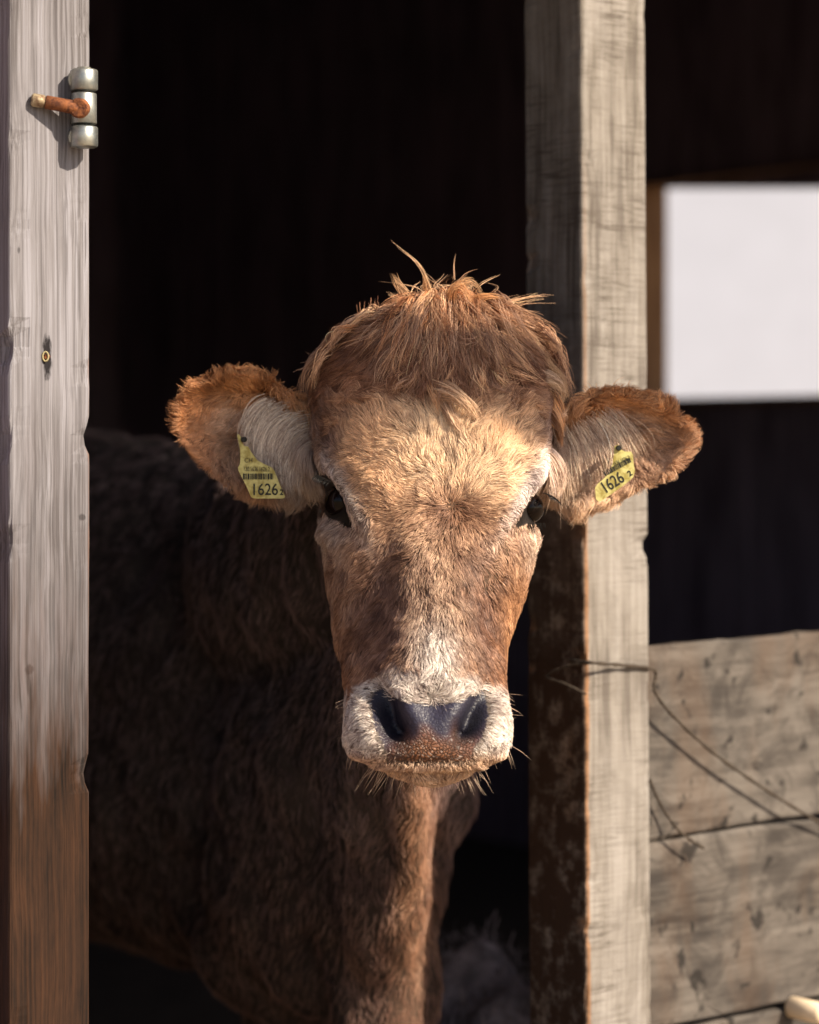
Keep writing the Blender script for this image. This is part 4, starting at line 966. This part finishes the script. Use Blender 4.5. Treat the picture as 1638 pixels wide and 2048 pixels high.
    for i in range(64):
        x0 = rr.normal(888, 40); y0 = rr.uniform(588, 620); x1 = x0 + (x0 - 888) * rr.uniform(.4, 1.6) + rr.normal(0, 34); y1 = rr.uniform(655, 765)
        lock([(x0, y0 + 6, .02), (x0 + (x1 - x0) * .15, y0 - rr.uniform(0, 20), .0), (x0 + (x1 - x0) * .5, y0 + (y1 - y0) * .35, -.035), (x0 + (x1 - x0) * .85 + rr.normal(0, 8), y0 + (y1 - y0) * .75, front(x1, y1) - .026), (x1, y1, front(x1, y1) - rr.uniform(.006, .026))], 16, .0032, .009, np.array(gold if rr.random() < .45 else (rust if rr.random() < .4 else grey)) * rr.uniform(.3, 1.45), tipw=.3)
    lock([(868, 628, .01), (862, 590, .0), (856, 560, -.005), (838, 525, -.01), (800, 497, -.01), (780, 480, -.01)], 16, .0018, .002, (.62, .42, .24), tipw=.08)
    lock([(862, 625, .01), (850, 600, .0), (852, 570, -.005), (848, 548, -.01)], 50, .0036, .003, (.55, .33, .17), tipw=.2)
    lock([(825, 615, .01), (805, 585, .0), (790, 560, -.005), (784, 545, -.01)], 42, .0045, .003, (.56, .36, .2), tipw=.35)
    lock([(815, 620, .01), (795, 598, .0), (775, 588, -.005)], 30, .0035, .003, (.56, .36, .2), tipw=.3)
    lock([(880, 620, .0), (905, 575, -.012), (935, 556, -.015), (960, 575, -.01), (968, 600, -.01)], 20, .0028, .003, (.60, .36, .18), tipw=.5)
    lock([(905, 615, -.006), (905, 575, -.02), (922, 562, -.022), (938, 590, -.022), (946, 620, -.02)], 44, .0030, .003, (.6, .33, .15), tipw=.4)
    lock([(930, 615, .0), (965, 590, -.01), (1000, 596, -.01), (1016, 604, -.01)], 60, .0035, .003, (.56, .30, .13), tipw=.25)
    lock([(908, 560, -.01), (907, 530, -.01), (912, 502, -.012)], 2, .0008, .001, (.5, .33, .2), tipw=.3)
    lock([(890, 590, -.01), (930, 548, -.01), (962, 538, -.012)], 3, .002, .002, (.5, .33, .2))
    for i in range(26):
        x0 = np.clip(rr.normal(880, 50), 790, 970); lock([(x0, 600, .0), (x0 + rr.normal(0, 14), 572, rr.uniform(-.02, .02)), (x0 + rr.normal(0, 40), rr.uniform(535, 575), rr.uniform(-.02, .02))], 2, .002, .003, (.52, .34, .2))
    for i in range(40):
        a = rr.uniform(0, 1); x0 = 800 - 190 * a; y0 = 612 + 125 * a ** 1.3; lock([(x0 + 30, y0 - 4, .03), (x0, y0 - 2, .02), (x0 - 26 + rr.normal(0, 6), y0 + rr.normal(2, 8), .01)], 5, .003, .003, (.40, .28, .19))
    return out
lk = lock_set(); pts = np.stack([a for a, _ in lk]); cl = np.clip(np.stack([b_ for _, b_ in lk]), .02, .9)
make_curves('forelock', pts, radii(len(pts), pts.shape[1], .00026 * rng.uniform(.6, 1.3, len(pts)), .2), cl, cow)

# trunk coat: longer, softer locks
wB = (~(cE | cH)).astype(float) * np.where(cen[:, 1] < 1.3, 1, .25) * np.where(cen[:, 2] < .3, .4, 1) * np.where((proj(cen)[0] > 690) & (cen[:, 1] < .6), 2.2, 1)
pos, nn = sample(wB, int(110000 * DEN)); px, py = proj(pos); N = len(pos)
fx = -.15 + .25 * nzd[2](pos * .5) + .12 * nzd[0](pos); fy = np.ones(N); tg = tangent(nn, fx, fy)
L = .015 * rng.uniform(.6, 1.3, N); L *= np.where(pos[:, 2] < .45, .5, 1)
pts = grow(pos, nn, tg, L, np.clip(.32 + .14 * nzd[0](pos), .08, .8), .2, 6, .45, 1.2, 9)
pts, inv, nc = cell_clump(pts, pos, .0065, .5, 141); pts, inv2, nc2 = cell_clump(pts, pos, .022, .2, 151)
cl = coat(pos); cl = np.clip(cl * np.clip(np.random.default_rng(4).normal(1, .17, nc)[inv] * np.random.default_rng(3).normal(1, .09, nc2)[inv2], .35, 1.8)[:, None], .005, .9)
make_curves('body_fur', pts, radii(N, 6, .00030 * rng.uniform(.7, 1.3, N)), cl, cow)

# whiskers and lashes
def strands(name, lst, r0, colr):
    K = 7; pts = []
    for a, b_, c in lst:
        a, b_, c = map(np.array, (a, b_, c)); t = np.linspace(0, 1, K)[:, None]; pts.append(a * (1 - t) ** 2 + 2 * b_ * t * (1 - t) + c * t * t)
    pts = np.stack(pts); return make_curves(name, pts, radii(len(pts), K, r0 * rng.uniform(.7, 1.3, len(pts)), .1), np.tile(np.array(colr), (len(pts), 1)), cow)
wl = []
for i in range(70):
    x = rng.uniform(745, 965); y = 1535 + 22 * (1 - ((x - 858) / 110) ** 2); o = (x - 858) / 110
    l = rng.uniform(16, 48); wl.append((P(x, y - 8, -.135), P(x + o * l * .4, y + l * .35, -.145), P(x + o * l * .8 + rng.normal(0, 8), y + l, -.14 + rng.normal(0, .01))))
for i in range(22):
    s = rng.choice([-1, 1]); x = 858 + s * rng.uniform(110, 158); l = rng.uniform(18, 40); y = 1500 + rng.uniform(-4, 8)
    wl.append((P(x, y - 4, -.11), P(x + s * l * .2, y + l * .3, -.115), P(x + s * l * .4 + rng.normal(0, 5), y + l, -.115)))
for i in range(26):
    s = rng.choice([-1, 1]); x = 858 + s * 156; l = rng.uniform(12, 34); y = rng.uniform(1380, 1490); wl.append((P(x, y, -.10), P(x + s * l * .6, y + 2, -.11), P(x + s * l, y + rng.normal(8, 8), -.115)))
wl.append((P(1018, 1490, -.11), P(1042, 1500, -.12), P(1062, 1520, -.12)))
strands('whiskers', wl, .00015, (.66, .50, .36))
ll = []
for i in range(110):
    f = rng.random(); x = 1082 + 24 * f; y = 986 + 14 * f * f; l = rng.uniform(12, 26)
    ll.append((P(x, y, -.022 + .02 * f), P(x + l * .5 + 4, y - 1, -.036), P(x + l * .75 + 4, y + l * .75, -.036)))
for i in range(40): 
    x = rng.uniform(1048, 1090); ll.append((P(x, 1046, -.03), P(x + 1, 1053, -.04), P(x + 3 + rng.normal(0, 2), 1052 + rng.uniform(2, 12), -.042)))
strands('eyelashes', ll[::2] + ll[-40:], .00022, (.004, .004, .004))
ll = []
for i in range(90):
    f = rng.random(); x = 636 + 30 * f; y = 950 + 14 * f; l = rng.uniform(10, 22); ll.append((P(x, y, -.03), P(x - l * .5, y - 2, -.045), P(x - l * .8, y + l * .6, -.045)))
for i in range(36): 
    x = rng.uniform(638, 712); y = np.interp(x, [638, 664, 690, 712], [1016, 1038, 1046, 1062]); ll.append((P(x, y, -.03), P(x - 3, y + 4, -.045), P(x - 5 + rng.normal(0, 2), y + rng.uniform(6, 14), -.046)))
strands('eyelashes', ll[::2], .00022, (.004, .004, .004))

# eyeballs
for (ex, eyy, rr_) in ((668, 1000, .0185), (1070, 1018, .0165)):
    near = np.where((np.hypot(ppx - ex, ppy - eyy) < 9) & (co_[:, 1] < .08))[0]; ed_ = co_[near, 1].min() if len(near) else .01; nv_ = nrm[near].mean(0) if len(near) else np.array([0, -1, 0]); nv_ /= np.linalg.norm(nv_)
    cc_ = P(ex, eyy, ed_) - nv_ * (rr_ - .0095); print('eye', ex, ed_, nv_)
    bm = bmesh.new(); bmesh.ops.create_uvsphere(bm, u_segments=40, v_segments=28, radius=rr_); c = Vector(cc_)
    bmesh.ops.translate(bm, verts=bm.verts, vec=c); bm_obj('eye', bm, M['eye'], cow, True)

# ---- ear tags
def poly_plate(bm, pts, y, th, mi=0):
    """flat plate from an outline in px at depth y"""
    f = [bm.verts.new(Vector(P(a, b_, y))) for a, b_ in pts]; g = [bm.verts.new(v.co + Vector((0, th, 0))) for v in f]
    x = bm.faces.new(f); x.material_index = mi; x = bm.faces.new(g[::-1]); x.material_index = mi
    for i in range(len(f)): q = bm.faces.new((f[i], g[i], g[(i + 1) % len(f)], f[(i + 1) % len(f)])); q.material_index = mi
def text_mesh(txt, cx, cy, hpx, ang, y, width=1.0, bold=0.0, shear=0.0):
    cu = bpy.data.curves.new('t', 'FONT'); cu.body = txt; cu.size = hpx * CDF(y) / .70; cu.align_x = 'CENTER'; cu.align_y = 'CENTER'; cu.offset = bold; cu.shear = shear
    o = bpy.data.objects.new('t', cu); COL.objects.link(o); dg = bpy.context.evaluated_depsgraph_get(); mm = bpy.data.meshes.new_from_object(o.evaluated_get(dg)); bpy.data.objects.remove(o)
    Mx = Matrix.Translation(Vector(P(cx, cy, y))) @ Matrix.Rotation(R(90), 4, 'X') @ Matrix.Rotation(R(ang), 4, 'Z') @ Matrix.Diagonal((width, 1, 1, 1))
    mm.transform(Mx); return mm
def CDF(y): return (CD + y) / F
def make_tag(outline, y, texts, bars, hole):
    bm = bmesh.new(); poly_plate(bm, outline, y, .0016)
    y2 = y - .0004
    for (x0, y0, x1, y1, hh, seed) in bars:
        r = np.random.default_rng(seed); t = 0; d = np.array([x1 - x0, y1 - y0], float); Ln = np.hypot(*d); d /= Ln; nrm_ = np.array([-d[1], d[0]])
        while t < Ln - 1.5:
            wd = r.choice([1.2, 2.2, 3.4]); a = np.array([x0, y0]) + d * t; b_ = a + d * min(wd, Ln - t)
            q = [a, b_, b_ + nrm_ * hh, a + nrm_ * hh]; f = bm.faces.new([bm.verts.new(Vector(P(u[0], u[1], y2))) for u in q]); f.material_index = 1; t += wd + r.choice([1.0, 1.6])
    for tx in texts:
        mm = text_mesh(*tx[:5], y2, *tx[5:]); k = len(bm.faces); bm.from_mesh(mm); bm.faces.ensure_lookup_table()
        for f in bm.faces[k:]: f.material_index = 1
        bpy.data.meshes.remove(mm)
    c = Vector(P(hole[0], hole[1], y - .003)); k = len(bm.faces); cyl(bm, c, c + Vector((0, .012, 0)), .0030, 18, bev=.0008, mi=1)
    me_ = bpy.data.meshes.new('ear_tag'); bm.to_mesh(me_); bm.free(); me_.materials.append(M['tag']); me_.materials.append(M['ink'])
    o = bpy.data.objects.new('ear_tag', me_); COL.objects.link(o); o.parent = cow; return o
o = make_tag([(474, 871), (477, 868), (481, 873), (483, 884), (489, 892), (496, 893), (503, 905), (514, 920), (528, 928), (544, 935), (549, 942), (558, 965), (568, 988), (570, 994), (566, 997), (508, 997), (502, 994), (494, 975), (484, 955), (477, 942),
              (476, 935), (480, 928), (481, 915), (480, 898), (477, 884)], .022,
             [('CH', 497, 921, 9, 0, .9), ('120.1636.1626.2', 513, 938.5, 9, -1, .62, .00003), ('1626', 529, 980, 23, 0, .84, .00018), ('2', 563, 985, 11, 0, .9, .0003)], [(486, 947, 549, 947, 12, 3)], (487, 879))
o['label'] = 'dirt-streaked yellow tag hanging upright in the ear on the left of the photo'
o = make_tag([(1229, 893), (1236, 889), (1240, 898), (1250, 903), (1262, 903), (1266, 910), (1267, 925), (1270, 944), (1266, 955), (1250, 969), (1204, 1001), (1197, 1003), (1192, 998), (1190, 976), (1195, 968), (1207, 958), (1220, 943), (1226, 925), (1228, 908)], .016,
             [('1636.1626.2', 1243, 922, 8.5, 24, .62, .00003), ('1626', 1225, 966, 24, 33, .72, .00018), ('2', 1260, 947, 11, 33, .9, .0003)], [(1206, 944, 1260, 914, 10, 5)], (1238, 896))
o['label'] = 'cleaner yellow tag tilted in the ear on the right of the photo'
